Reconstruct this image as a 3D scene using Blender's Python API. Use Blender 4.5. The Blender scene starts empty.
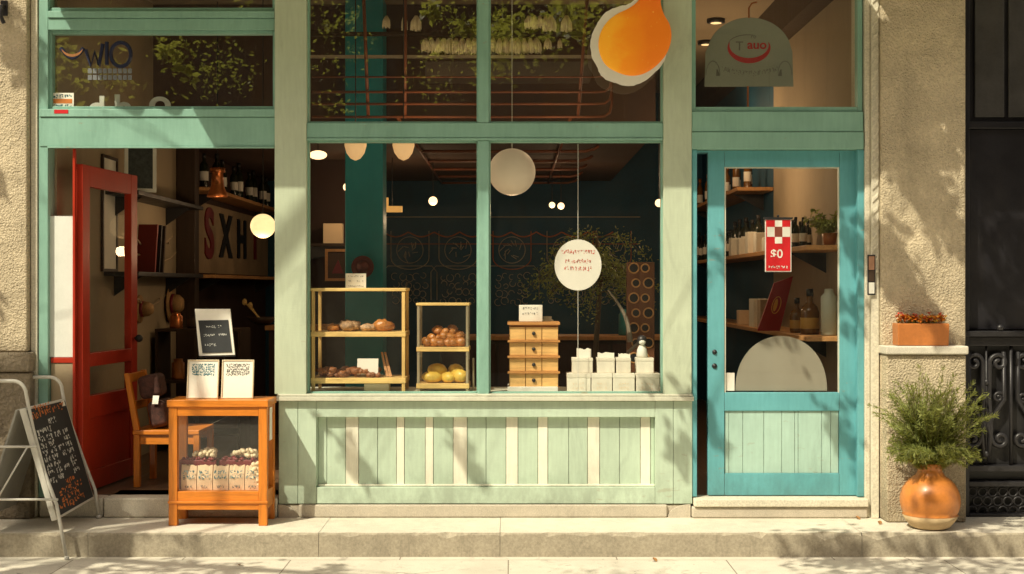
import bpy, bmesh, math, random
from mathutils import Vector, Matrix, noise as mnoise
rng = random.Random(7)
PI = math.pi
R = math.radians
scene = bpy.context.scene
COL = scene.collection
# ---------------------------------------------------------------- measuring: facade plane Y=0, camera 8 m in front of it
CAMD, FPX, EYE = 8.0, 1320.0, 1.394
def X(px, Y=0.0): return (px-512)*(CAMD+Y)/FPX
def Z(py, Y=0.0): return EYE-(py-287)*(CAMD+Y)/FPX
SV = Vector((1.05, 1.2, -1.9)); SUN = SV.normalized()
FLOOR = 0.12

def lin(c):
    return tuple(((v/255)/12.92 if v/255 <= .04045 else ((v/255+.055)/1.055)**2.4) for v in c)

# ---------------------------------------------------------------- materials
def nt(m):
    m.use_nodes = True
    t = m.node_tree
    for n in list(t.nodes): t.nodes.remove(n)
    return t
class NT:
    def __init__(s, name):
        s.m = bpy.data.materials.new(name); s.t = nt(s.m); s.L = s.t.links
        s.out = s.n('ShaderNodeOutputMaterial')
        s.co = s.n('ShaderNodeTexCoord').outputs['Object']
    def n(s, typ, **kw):
        n = s.t.nodes.new(typ)
        for k, v in kw.items():
            if hasattr(n, k): setattr(n, k, v)
        return n
    def set(s, n, **kw):
        for k, v in kw.items():
            n.inputs[k.replace('_', ' ')].default_value = v
        return n
    def link(s, a, b): s.L.new(a, b)
    def noise(s, scale, detail=4, rough=.6, stretch=None, dist=0):
        n = s.n('ShaderNodeTexNoise')
        n.inputs['Scale'].default_value = scale; n.inputs['Detail'].default_value = detail
        n.inputs['Roughness'].default_value = rough; n.inputs['Distortion'].default_value = dist
        if stretch:
            mp = s.n('ShaderNodeMapping'); mp.inputs['Scale'].default_value = stretch
            s.link(s.co, mp.inputs['Vector']); s.link(mp.outputs[0], n.inputs['Vector'])
        else: s.link(s.co, n.inputs['Vector'])
        return n.outputs['Fac']
    def ramp(s, fac, stops):
        r = s.n('ShaderNodeValToRGB')
        e = r.color_ramp.elements
        while len(e) > 1: e.remove(e[-1])
        for i, (p, c) in enumerate(stops):
            if not isinstance(c, tuple): c = (c, c, c)
            x = e[0] if i == 0 else e.new(p)
            x.position = p; x.color = (*c[:3], 1)
        s.link(fac, r.inputs['Fac']); return r.outputs['Color']
    def mix(s, fac, a, b, mode='MIX'):
        n = s.n('ShaderNodeMixRGB'); n.blend_type = mode
        for sock, v in zip(('Fac', 'Color1', 'Color2'), (fac, a, b)):
            if isinstance(v, (int, float)): n.inputs[sock].default_value = v if sock == 'Fac' else (v, v, v, 1)
            elif isinstance(v, tuple): n.inputs[sock].default_value = (*v[:3], 1)
            else: s.link(v, n.inputs[sock])
        return n.outputs['Color']
    def math(s, op, a, b):
        n = s.n('ShaderNodeMath'); n.operation = op
        for i, v in enumerate((a, b)):
            if isinstance(v, (int, float)): n.inputs[i].default_value = v
            else: s.link(v, n.inputs[i])
        return n.outputs[0]
    def bump(s, h, strength=.3, dist=.01):
        b = s.n('ShaderNodeBump'); b.inputs['Strength'].default_value = strength; b.inputs['Distance'].default_value = dist
        s.link(h, b.inputs['Height']); return b.outputs['Normal']
    def bsdf(s, col, rough=.5, metallic=0, spec=.5, normal=None, coat=0, emit=None, estr=0, sss=0, rough_sock=None):
        p = s.n('ShaderNodeBsdfPrincipled')
        if isinstance(col, tuple): p.inputs['Base Color'].default_value = (*col[:3], 1)
        else: s.link(col, p.inputs['Base Color'])
        p.inputs['Roughness'].default_value = rough
        if rough_sock: s.link(rough_sock, p.inputs['Roughness'])
        p.inputs['Metallic'].default_value = metallic; p.inputs['Specular IOR Level'].default_value = spec
        p.inputs['Coat Weight'].default_value = coat
        if normal: s.link(normal, p.inputs['Normal'])
        if emit is not None:
            if isinstance(emit, tuple): p.inputs['Emission Color'].default_value = (*emit[:3], 1)
            else: s.link(emit, p.inputs['Emission Color'])
            p.inputs['Emission Strength'].default_value = estr
        if sss: p.inputs['Subsurface Weight'].default_value = sss; p.inputs['Subsurface Radius'].default_value = (.02, .01, .005)
        return p
    def done(s, sh):
        s.link(sh.outputs[0], s.out.inputs['Surface']); return s.m
MATS = {}
def mat(name, col, rough=.5, var=.12, scale=6, fine=60, bump=.15, bd=.004, metallic=0, spec=.5, coat=0, dirt=0, dirtcol=(.05, .035, .02), emit=None, estr=0, sss=0, orand=0):
    if name in MATS: return MATS[name]
    N = NT(name)
    a = tuple(max(0, c*(1-var)) for c in col); b = tuple(min(1, c*(1+var)) for c in col)
    n1 = N.noise(scale, 5); c = N.ramp(n1, [(.3, a), (.7, b)])
    n2 = N.noise(fine, 3)
    c = N.mix(.35, c, N.ramp(n2, [(.25, a), (.75, b)]))
    if dirt:
        d = N.ramp(N.noise(3.2, 8, .68, (1, 1, .35), .4), [(.5, 0.), (.78, float(dirt))])
        c = N.mix(d, c, dirtcol)
    if orand:
        oi = N.n('ShaderNodeObjectInfo'); c = N.mix(1, c, N.ramp(oi.outputs['Random'], [(0., tuple(1-orand*k for k in (1, 1.15, 1.3))), (1., (1., 1., 1.))]), 'MULTIPLY')
    nb = N.bump(n2, bump, bd) if bump else None
    rs = N.ramp(n1, [(.2, max(0, rough-.1)), (.8, min(1, rough+.1))])
    MATS[name] = N.done(N.bsdf(c, rough, metallic, spec, nb, coat, emit, estr, sss, rs)); return MATS[name]
def paint(name, col, chip=(.30, .22, .13), rough=.45, chips=.5, fade=.18):
    """old oil paint on wood: brush streaks, faded blotches, dirt runs, small chips"""
    N = NT(name)
    n1 = N.noise(2.2, 6, .65); n2 = N.noise(9, 4, .6, (6, 6, .6)); n4 = N.noise(40, 4, .6, (.35, 1, 4))
    c = N.ramp(n1, [(.3, tuple(v*(1-fade) for v in col)), (.72, tuple(min(1, v*(1+fade*.7)+.012) for v in col))])
    c = N.mix(.25, c, N.ramp(n2, [(.3, tuple(v*.72 for v in col)), (.7, tuple(min(1, v*1.15) for v in col))]))
    d = N.ramp(N.noise(4.5, 9, .72, (1, 1, .3), .6), [(.56, 0.), (.8, .55)])
    c = N.mix(d, c, tuple(v*.42+.01 for v in col))
    sx = N.n('ShaderNodeSeparateXYZ'); N.link(N.co, sx.inputs[0])
    low = N.math('MULTIPLY', N.ramp(sx.outputs['Z'], [(.05, .75), (.34, 0.)]), N.ramp(N.noise(7, 7, .75, (1, 1, .6)), [(.38, 0.), (.62, 1.)]))
    c = N.mix(low, c, tuple(v*.4+.02*k for v, k in zip(col, (1.6, 1.2, .7))))
    ch = N.ramp(N.math('MULTIPLY', N.noise(21, 5, .7, (.5, 1, 1.6)), N.ramp(N.noise(1.7, 3), [(.4, .75), (.7, 1.)])), [(.575, 0.), (.60, float(chips))])
    c = N.mix(ch, c, chip)
    bv = N.n('ShaderNodeBevel'); bv.samples = 4; bv.inputs['Radius'].default_value = .007
    ge = N.n('ShaderNodeNewGeometry'); dp = N.n('ShaderNodeVectorMath'); dp.operation = 'DOT_PRODUCT'
    N.link(bv.outputs[0], dp.inputs[0]); N.link(ge.outputs['Normal'], dp.inputs[1])
    ed = N.math('MULTIPLY', N.ramp(dp.outputs['Value'], [(.80, 1.), (.97, 0.)]), N.ramp(N.noise(14, 6, .75), [(.42, 0.), (.6, .8)]))
    c = N.mix(ed, c, tuple(min(1, v*.35+.35*w_) for v, w_ in zip(col, chip)))
    h = N.math('SUBTRACT', N.math('ADD', n4, N.math('MULTIPLY', N.noise(120, 2), .5)), ch)
    MATS[name] = N.done(N.bsdf(c, rough, 0, .4, N.bump(h, .22, .003), rough_sock=N.ramp(n1, [(.2, rough-.1), (.8, rough+.18)]))); return MATS[name]
def wood(name, col, rough=.45, axis='x', coat=.1, dark=.5):
    N = NT(name)
    st = {'x': (1, 14, 14), 'z': (14, 14, 1), 'y': (14, 1, 14)}[axis]
    g = N.noise(3.0, 7, .65, st, .8); f = N.noise(22, 3, .6, st)
    c = N.ramp(g, [(.25, tuple(v*dark for v in col)), (.55, col), (.8, tuple(min(1, v*1.25) for v in col))])
    c = N.mix(.3, c, N.ramp(f, [(.3, tuple(v*.6 for v in col)), (.7, tuple(min(1, v*1.2) for v in col))]))
    MATS[name] = N.done(N.bsdf(c, rough, 0, .4, N.bump(f, .12, .002), coat, rough_sock=N.ramp(g, [(.2, rough-.08), (.8, rough+.15)]))); return MATS[name]
def stucco(name, col, scale=75, bd=.012, strength=.9):
    N = NT(name)
    v = N.n('ShaderNodeTexVoronoi'); v.inputs['Scale'].default_value = scale; N.link(N.co, v.inputs['Vector'])
    n = N.noise(scale*.8, 5, .7); big = N.noise(2.1, 7, .65); st = N.noise(3, 6, .7, (1, 1, .3))
    h = N.math('ADD', N.math('MULTIPLY', N.math('ADD', N.math('MULTIPLY', v.outputs['Distance'], .6), n), N.ramp(N.noise(4, 5, .7), [(.3, .35), (.65, 1.2)])), N.math('MULTIPLY', N.noise(7, 4), .5))
    c = N.ramp(big, [(.3, tuple(x*.72 for x in col)), (.7, tuple(min(1, x*1.15) for x in col))])
    c = N.mix(.45, c, N.ramp(n, [(.3, tuple(x*.55 for x in col)), (.7, tuple(min(1, x*1.2) for x in col))]))
    c = N.mix(N.ramp(st, [(.52, 0.), (.78, .55)]), c, tuple(x*.38 for x in col))
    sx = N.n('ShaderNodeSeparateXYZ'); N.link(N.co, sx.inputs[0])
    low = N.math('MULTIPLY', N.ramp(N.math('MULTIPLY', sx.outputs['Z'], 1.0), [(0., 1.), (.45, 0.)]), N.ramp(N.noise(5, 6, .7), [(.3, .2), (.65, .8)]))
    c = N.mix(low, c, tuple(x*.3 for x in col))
    MATS[name] = N.done(N.bsdf(c, .9, 0, .2, N.bump(h, strength, bd))); return MATS[name]
def stone(name, col, speck=160, dirt=.4):
    N = NT(name)
    n = N.noise(speck, 3, .7); big = N.noise(1.6, 9, .7); mid = N.noise(11, 6, .7)
    c = N.ramp(big, [(.28, tuple(x*.66 for x in col)), (.7, tuple(min(1, x*1.12) for x in col))])
    c = N.mix(.35, c, N.ramp(mid, [(.3, tuple(x*.6 for x in col)), (.65, tuple(min(1, x*1.15) for x in col))]))
    c = N.mix(.3, c, N.ramp(n, [(.35, tuple(x*.4 for x in col)), (.65, tuple(min(1, x*1.3) for x in col))]))
    s = N.ramp(N.noise(5.5, 8, .75, (1, 1, 1), .8), [(.58, 0.), (.75, float(dirt))])
    c = N.mix(s, c, tuple(x*.33 for x in col))
    c = N.mix(N.ramp(N.noise(1.1, 7, .8, (4, 4, .7), .5), [(.56, 0.), (.72, dirt*.7)]), c, tuple(x*.3 for x in col))
    h = N.math('ADD', N.math('MULTIPLY', mid, 1.2), N.math('MULTIPLY', n, .4))
    MATS[name] = N.done(N.bsdf(c, .85, 0, .25, N.bump(h, .55, .006))); return MATS[name]
def glass(name, tint=(.93, .95, .92), refl=.045, dust=.012, graz=.5):
    N = NT(name)
    lw = N.n('ShaderNodeLayerWeight'); lw.inputs['Blend'].default_value = .5
    f = N.math('ADD', N.math('MULTIPLY', N.math('POWER', lw.outputs['Facing'], 4.0), graz), refl)
    tr = N.n('ShaderNodeBsdfTransparent'); tr.inputs['Color'].default_value = (*tint, 1)
    gl = N.n('ShaderNodeBsdfGlossy'); gl.inputs['Roughness'].default_value = .012; gl.inputs['Color'].default_value = (1, 1, 1, 1)
    wob = N.noise(1.3, 2); N.link(N.bump(wob, .015, .05), gl.inputs['Normal'])
    df = N.n('ShaderNodeBsdfDiffuse'); df.inputs['Color'].default_value = (.7, .66, .55, 1)
    d = N.ramp(N.noise(4, 9, .75, (1, 1, .6), 1.), [(.35, dust*.4), (.75, dust*2.2)])
    m1 = N.n('ShaderNodeMixShader'); m2 = N.n('ShaderNodeMixShader')
    N.link(f, m1.inputs[0]); N.link(tr.outputs[0], m1.inputs[1]); N.link(gl.outputs[0], m1.inputs[2])
    N.link(d, m2.inputs[0]); N.link(m1.outputs[0], m2.inputs[1]); N.link(df.outputs[0], m2.inputs[2])
    MATS[name] = N.done(m2); return MATS[name]
def leafmat(name, a, b, trans=.35):
    N = NT(name)
    g = N.n('ShaderNodeNewGeometry')
    c = N.ramp(g.outputs['Random Per Island'], [(0., a), (.6, b), (1., tuple(min(1, x*1.5) for x in b))])
    p = N.bsdf(c, .5, 0, .4)
    t = N.n('ShaderNodeBsdfTranslucent'); N.link(N.mix(.5, c, (.95, .95, .14)), t.inputs['Color'])
    mx = N.n('ShaderNodeMixShader'); mx.inputs[0].default_value = trans
    N.link(p.outputs[0], mx.inputs[1]); N.link(t.outputs[0], mx.inputs[2])
    MATS[name] = N.done(mx); return MATS[name]
def glow(name, col, s, base=(.8, .7, .5)):
    N = NT(name)
    n = N.noise(14, 4, .6, (1, 1, 3))
    c = N.mix(.35, col, N.ramp(n, [(.3, tuple(x*.6 for x in col)), (.7, col)]))
    MATS[name] = N.done(N.bsdf(base, .6, emit=c, estr=s)); return MATS[name]

# ---------------------------------------------------------------- mesh builder
ORG = {}
class MB:
    def __init__(s): s.bm = bmesh.new(); s.mi = 0
    def f(s, vs):
        try:
            f = s.bm.faces.new(vs); f.material_index = s.mi; return f
        except ValueError: return None
    def v(s, p): return s.bm.verts.new(p)
    def box(s, x0, x1, y0, y1, z0, z1, M=None):
        c = [(x, y, z) for z in (z0, z1) for y in (y0, y1) for x in (x0, x1)]
        if M: c = [M @ Vector(p) for p in c]
        v = [s.v(p) for p in c]
        for q in ((0, 2, 3, 1), (4, 5, 7, 6), (0, 1, 5, 4), (2, 6, 7, 3), (0, 4, 6, 2), (1, 3, 7, 5)): s.f([v[i] for i in q])
        return s
    def prism(s, pts, y0, y1, M=None):
        """polygon in XZ, extruded along Y"""
        a = [Vector((p[0], y0, p[1])) for p in pts]; b = [Vector((p[0], y1, p[1])) for p in pts]
        if M: a = [M @ p for p in a]; b = [M @ p for p in b]
        a = [s.v(p) for p in a]; b = [s.v(p) for p in b]
        s.f(a); s.f(list(reversed(b))); n = len(a)
        for i in range(n): s.f([a[i], b[i], b[(i+1) % n], a[(i+1) % n]])
        return s
    def hexa(s, c8):
        v = [s.v(p) for p in c8]
        for q in ((0, 1, 2, 3), (7, 6, 5, 4), (0, 4, 5, 1), (1, 5, 6, 2), (2, 6, 7, 3), (3, 7, 4, 0)): s.f([v[i] for i in q])
        return s
    def tube(s, pts, r, n=8, closed=False, r2=None):
        pts = [Vector(p) for p in pts]; m = len(pts); rings = []
        up = None
        for i, p in enumerate(pts):
            a = pts[i-1] if (i > 0 or closed) else p; b = pts[(i+1) % m] if (i < m-1 or closed) else p
            t = (b-a); t = t.normalized() if t.length > 1e-9 else Vector((0, 0, 1))
            if up is None:
                up = Vector((0, 0, 1)) if abs(t.z) < .9 else Vector((1, 0, 0))
            u = up - t*up.dot(t)
            if u.length < 1e-5: u = t.orthogonal()
            u.normalize(); w = t.cross(u); up = u
            rr = r if r2 is None else r+(r2-r)*i/max(1, m-1)
            rings.append([s.v(p+(u*math.cos(2*PI*k/n)+w*math.sin(2*PI*k/n))*rr) for k in range(n)])
        for i in range(m if closed else m-1):
            A, B = rings[i], rings[(i+1) % m]
            for k in range(n): s.f([A[k], A[(k+1) % n], B[(k+1) % n], B[k]])
        if not closed: s.f(list(reversed(rings[0]))); s.f(rings[-1])
        return s
    def lathe(s, prof, c=(0, 0, 0), n=24, M=None):
        rings = []
        for r, z in prof:
            ring = []
            for k in range(n):
                p = Vector((r*math.cos(2*PI*k/n), r*math.sin(2*PI*k/n), z))
                if M: p = M @ p
                ring.append(s.v(p+Vector(c)))
            rings.append(ring)
        for A, B in zip(rings, rings[1:]):
            for k in range(n): s.f([A[k], A[(k+1) % n], B[(k+1) % n], B[k]])
        s.f(list(reversed(rings[0]))); s.f(rings[-1]); return s
    def ball(s, c, rx, ry=None, rz=None, n=16, m=10, rough=0, seed=0, fq=3):
        ry = rx if ry is None else ry; rz = rx if rz is None else rz
        rings = []
        def pt(d):
            k = 1+rough*mnoise.noise(d*fq+Vector((seed*7.3, seed*3.1, seed)))
            return (c[0]+d.x*rx*k, c[1]+d.y*ry*k, c[2]+d.z*rz*k)
        top = s.v(pt(Vector((0, 0, 1)))); bot = s.v(pt(Vector((0, 0, -1))))
        for i in range(1, m):
            th = PI*i/m
            rings.append([s.v(pt(Vector((math.sin(th)*math.cos(2*PI*k/n), math.sin(th)*math.sin(2*PI*k/n), math.cos(th))))) for k in range(n)])
        for k in range(n):
            s.f([top, rings[0][k], rings[0][(k+1) % n]]); s.f([bot, rings[-1][(k+1) % n], rings[-1][k]])
        for A, B in zip(rings, rings[1:]):
            for k in range(n): s.f([A[k], B[k], B[(k+1) % n], A[(k+1) % n]])
        return s
    def quad(s, a, b, c, d): s.f([s.v(a), s.v(b), s.v(c), s.v(d)]); return s
    def leaf(s, p, d, w, l, n):
        """a pointed leaf from p along d, width direction n"""
        p = Vector(p); s.f([s.v(p), s.v(p+d*l*.45+n*w), s.v(p+d*l), s.v(p+d*l*.45-n*w)])
    def build(s, name, mats, parent=None, bevel=0, smooth=False, org=None, seg=2):
        bm = s.bm
        if org is None: org = ORG.get(parent.name, Vector()) if parent else Vector()
        o3 = Vector(org)
        for v in bm.verts: v.co -= o3
        bmesh.ops.recalc_face_normals(bm, faces=bm.faces)
        me = bpy.data.meshes.new(name); bm.to_mesh(me); bm.free()
        if not isinstance(mats, (list, tuple)): mats = [mats]
        for m in mats: me.materials.append(m)
        if smooth:
            me.polygons.foreach_set('use_smooth', [True]*len(me.polygons))
        o = bpy.data.objects.new(name, me); COL.objects.link(o)
        if parent: o.parent = parent
        else: o.location = o3
        ORG[o.name] = o3
        if bevel:
            b = o.modifiers.new('Bevel', 'BEVEL'); b.width = bevel; b.segments = seg; b.limit_method = 'ANGLE'; b.angle_limit = R(40)
            if smooth is False: me.polygons.foreach_set('use_smooth', [True]*len(me.polygons)); b.harden_normals = True
        return o
def tag(o, label, cat, group=None):
    o['label'] = label; o['category'] = cat
    if group: o['group'] = group
    return o
def thing(name, loc, label, cat, group=None):
    o = bpy.data.objects.new(name, None); COL.objects.link(o); o.location = loc; o.empty_display_size = .05
    ORG[o.name] = Vector(loc); return tag(o, label, cat, group)
def struct(o): o['kind'] = 'structure'; return o
def dup(root, loc, rotz=0, label=None, scale=None, rot=None):
    r = root.copy(); COL.objects.link(r); r.location = loc; r.rotation_euler = rot or (0, 0, rotz)
    if scale: r.scale = scale
    if label: r['label'] = label
    for ch in list(root.children):
        c = ch.copy(); COL.objects.link(c); c.parent = r
        for g in list(ch.children):
            d = g.copy(); COL.objects.link(d); d.parent = c
    return r
def text(name, body, size, loc, m, parent, rot=(PI/2, 0, 0), ext=.001, align='CENTER', sx=1, shear=0, bold=0):
    cu = bpy.data.curves.new(name, 'FONT'); cu.body = body; cu.size = size; cu.extrude = ext; cu.align_x = align; cu.align_y = 'CENTER'
    cu.shear = shear; cu.offset = bold
    t = bpy.data.objects.new(name+'_src', cu); COL.objects.link(t)
    me = bpy.data.meshes.new_from_object(t.evaluated_get(bpy.context.evaluated_depsgraph_get()))
    bpy.data.objects.remove(t); bpy.data.curves.remove(cu)
    me.name = name; me.materials.clear(); me.materials.append(m)
    from mathutils import Euler
    Mx = Matrix.Translation(Vector(loc)-(ORG.get(parent.name, Vector()) if parent else Vector())) @ Euler(rot).to_matrix().to_4x4() @ Matrix.Diagonal((sx, 1, 1, 1))
    me.transform(Mx)
    o = bpy.data.objects.new(name, me); COL.objects.link(o); o.parent = parent; ORG[o.name] = ORG.get(parent.name, Vector()) if parent else Vector()
    return o
def scribble(mb, o, u, v, w, h, n, rg, t=.0016, off=.0025, gap=.25):
    """illegible small writing: n cells of short strokes on the plane (o, u, v)"""
    u = Vector(u).normalized(); v = Vector(v).normalized(); nn = u.cross(v); o = Vector(o)+nn*off
    cw = w/n
    for i in range(n):
        if rg.random() < gap*.35: continue
        for k in range(rg.choice((3, 4, 4, 5))):
            ax, ay = rg.uniform(.05, .85), rg.random(); 
            if rg.random() < .5: bx, by = ax, min(1, ay+rg.uniform(.4, .8))
            else: bx, by = min(.9, ax+rg.uniform(.3, .7)), ay+rg.uniform(-.15, .15)
            a = o+u*((i+ax)*cw)+v*(ay*h); b = o+u*((i+bx)*cw)+v*(by*h)
            d = (b-a)
            if d.length < 1e-5: continue
            p = nn.cross(d.normalized())*t
            mb.quad(a-p, a+p, b+p, b-p)
def circ(cx, cz, r, n=32, a0=0, a1=2*PI, rz=None):
    rz = rz or r
    return [(cx+r*math.cos(a0+(a1-a0)*i/n), cz+rz*math.sin(a0+(a1-a0)*i/n)) for i in range(n+1)]

# ---------------------------------------------------------------- palette
M_FRAME = paint('frame_paint', (.24, .44, .36))
M_PIL = paint('pilaster_paint', (.50, .57, .43), chips=.25, fade=.12)
M_RISER = paint('riser_paint', (.49, .61, .48), chips=.3)
M_CREAM = paint('cream_paint', (.82, .80, .66), chips=.3)
M_DOOR = paint('door_paint', (.125, .39, .43), chips=.35)
M_DOORP = paint('door_panel_paint', (.40, .58, .50), chips=.25)
M_RED = paint('red_paint', (.44, .028, .007), chip=(.2, .05, .03), rough=.35, chips=.3)
M_SILL = paint('sill_paint', (.62, .62, .5), chips=.4)
M_STUC = stucco('stucco', (.68, .57, .40), 88, .018, 1)
M_PLINTH = stucco('rough_plinth', (.34, .28, .2), 40, .02, 1)
M_JAMB = stone('jamb_stone', (.70, .65, .52), 90, .3)
M_LEDGE = stone('ledge_stone', (.69, .64, .53))
M_KERBF = stone('kerb_face_stone', (.40, .35, .265), 70, .85)
M_PALE = stone('pale_step_stone', (.56, .50, .40))
M_GLASS = glass('window_glass', (.985, .985, .975), .03, .005)
M_GLASSU = glass('high_window_glass', (.93, .94, .9), .12, .008)
M_GLASS2 = glass('case_glass', (.985, .985, .98), .05, .014)
M_GLASSD = glass('red_door_glass', (.96, .96, .94), .02, .012, .12)
M_ORANGE = wood('orange_wood', (.70, .22, .02), .35, 'x', .2)
M_ORANGEZ = wood('orange_wood_upright', (.70, .22, .02), .35, 'z', .2)
M_PINE = wood('pine_wood', (.86, .58, .21), .45, 'x')
M_PINEZ = wood('pine_wood_upright', (.82, .54, .19), .45, 'z')
M_SHELF = wood('shelf_wood', (.56, .28, .10), .5, 'y')
M_DARKW = wood('dark_wood', (.05, .028, .016), .5, 'z')
M_BLACK = mat('black_metal', (.018, .017, .018), .45, .3, bump=.1)
M_IRON = mat('iron', (.030, .028, .030), .42, .3, 9, 90, .3, .003, metallic=.3)
M_WHITET = mat('white_tube', (.62, .6, .54), .4, .1, dirt=.35)
M_GREYP = mat('grey_plate', (.32, .31, .28), .5, .15, dirt=.4)
M_CHALKB = mat('chalkboard', (.022, .024, .026), .7, .4, 3, 30)
M_CHALK = mat('chalk_white', (.62, .62, .58), .9, .2)
M_CHALKO = mat('chalk_orange', (.62, .2, .05), .9, .2)
M_PAPER = mat('paper', (.82, .78, .68), .8, .06, 8, 60, .1)
M_INK = mat('grey_ink', (.1, .1, .1), .8)
M_BLUEINK = mat('blue_ink', (.06, .2, .24), .8)
M_REDINK = mat('red_ink', (.6, .06, .03), .7)
M_REDTAG = mat('red_tag', (.55, .015, .02), .4, .08)
M_WHITE = mat('white_enamel', (.74, .72, .64), .45, .05)
M_TERRA = mat('terracotta', (.50, .17, .04), .42, .25, 5, 70, .2, dirt=.25)
M_TERRAC = mat('raw_clay', (.55, .40, .22), .8, .15)
M_COPPER = mat('copper', (.5, .16, .05), .3, .15, metallic=.7)
M_RUST = mat('rust_pipe', (.19, .058, .022), .5, .3, 8, 60, emit=(.3, .09, .03), estr=.0)
M_TEALC = paint('teal_column', (.015, .27, .31), rough=.4, chips=0)
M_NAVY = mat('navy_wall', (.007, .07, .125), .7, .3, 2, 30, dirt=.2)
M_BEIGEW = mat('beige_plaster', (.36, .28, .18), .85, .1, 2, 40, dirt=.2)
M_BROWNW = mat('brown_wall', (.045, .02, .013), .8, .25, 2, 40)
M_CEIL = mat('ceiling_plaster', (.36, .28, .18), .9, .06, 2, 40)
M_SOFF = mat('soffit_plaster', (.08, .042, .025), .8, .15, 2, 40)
M_FLOOR = wood('floor_boards', (.14, .08, .045), .4, 'y')
M_LINE = mat('mural_gold', (.55, .48, .36), .6, .2)
M_LINEO = mat('mural_rust', (.60, .17, .06), .6, .2)
M_BULB = glow('bulb_glow', (1, .66, .33), 2.6)
M_LANT = glow('lantern_glow', (1, .66, .3), 1.4, (.8, .65, .42))
M_PLANT = glow('paper_lantern_glow', (1, .7, .42), .16, (.62, .54, .42))  # faint glow put into the paper of the unlit globe
M_BOTG = mat('dark_bottle_glass', (.018, .022, .012), .12, .2, bump=0)
M_BOTA = mat('amber_bottle', (.16, .07, .015), .15, .2, bump=0)
M_FROST = mat('frosted_film', (.46, .43, .34), .6, .05)
M_CRUST = mat('bread_crust', (.68, .27, .06), .32, .5, 26, 90, .5, .006, coat=.35, orand=.5)
M_CRUSTD = mat('dark_bread', (.34, .13, .045), .5, .5, 30, 80, .5, .006, orand=.4)
M_BUN = mat('yellow_bun', (.90, .56, .09), .4, .3, 12, 60, .3, coat=.2, orand=.22)
M_SUGAR = mat('sugared_pastry', (.60, .36, .20), .5, .8, 45, 110, .8, .006, orand=.35)
M_BAG = mat('kraft_bag', (.72, .52, .33), .8, .12)
M_BERRY = mat('dark_red_tray', (.19, .015, .02), .5, .3)
M_POPC = mat('cream_blossom', (.76, .64, .42), .8, .2)
M_TREEL = leafmat('tree_leaf', (.05, .08, .012), (.11, .15, .022), .62)
M_HERB = leafmat('herb_leaf', (.07, .095, .028), (.23, .26, .085), .35)
M_OLIVE = leafmat('olive_leaf', (.10, .14, .045), (.24, .29, .09), .3)
M_BARK = mat('bark', (.12, .085, .055), .9, .35, 8, 40, .6, .02)
M_DRY = mat('dried_flower', (.88, .70, .46), .9, .3)

# ================================================================ THE SETTING
# lower pavement, carried pale across the unseen street for bounce light
N = NT('paving')
bt = N.n('ShaderNodeTexBrick'); bt.inputs['Scale'].default_value = 1.0; bt.inputs['Brick Width'].default_value = 1.22; bt.inputs['Row Height'].default_value = .62
bt.inputs['Mortar Size'].default_value = .004; bt.inputs['Mortar Smooth'].default_value = .3; bt.offset = .5
mp = N.n('ShaderNodeMapping'); mp.inputs['Location'].default_value = (.02, .60, 0); N.link(N.co, mp.inputs['Vector']); N.link(mp.outputs[0], bt.inputs['Vector'])
c0 = (.72, .67, .56)
bt.inputs['Color1'].default_value = (*c0, 1); bt.inputs['Color2'].default_value = (*[v*.9 for v in c0], 1); bt.inputs['Mortar'].default_value = (.30, .26, .20, 1)
big = N.noise(1.3, 9, .7); fine = N.noise(140, 3, .7); mid = N.noise(9, 7, .7)
cc = N.mix(.5, bt.outputs['Color'], N.ramp(big, [(.3, .55), (.7, 1.1)]), 'MULTIPLY')
cc = N.mix(.3, cc, N.ramp(fine, [(.3, .45), (.7, 1.2)]), 'MULTIPLY')
cc = N.mix(N.ramp(N.noise(6, 9, .75, None, 1), [(.55, 0.), (.75, .6)]), cc, (.2, .17, .13))
vc = N.n('ShaderNodeTexVoronoi'); vc.feature = 'DISTANCE_TO_EDGE'; vc.inputs['Scale'].default_value = .9; wv = N.n('ShaderNodeMixRGB'); wv.inputs[0].default_value = .25
nn_ = N.n('ShaderNodeTexNoise'); nn_.inputs['Scale'].default_value = 5; N.link(N.co, nn_.inputs['Vector']); N.link(N.co, wv.inputs[1]); N.link(nn_.outputs['Color'], wv.inputs[2]); N.link(wv.outputs[0], vc.inputs['Vector'])
cc = N.mix(N.math('MULTIPLY', N.ramp(vc.outputs['Distance'], [(.002, .7), (.005, 0.)]), N.ramp(N.noise(1.2, 3), [(.5, 0.), (.6, 1.)])), cc, (.16, .13, .1))
cc = N.mix(N.ramp(N.noise(26, 2, .5), [(.70, 0.), (.73, .5)]), cc, (.14, .12, .1))
hh = N.math('SUBTRACT', N.math('ADD', mid, N.math('MULTIPLY', fine, .4)), N.math('MULTIPLY', bt.outputs['Fac'], 2))
M_PAVE = N.done(N.bsdf(cc, .85, 0, .25, N.bump(hh, .4, .006)))
M_ROAD = stone('asphalt', (.06, .057, .052), 120, .2)
GZ = -.136
struct(MB().quad((-60, -60, GZ), (60, -60, GZ), (60, 30, GZ), (-60, 30, GZ)).build('pavement', M_PAVE))
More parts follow.
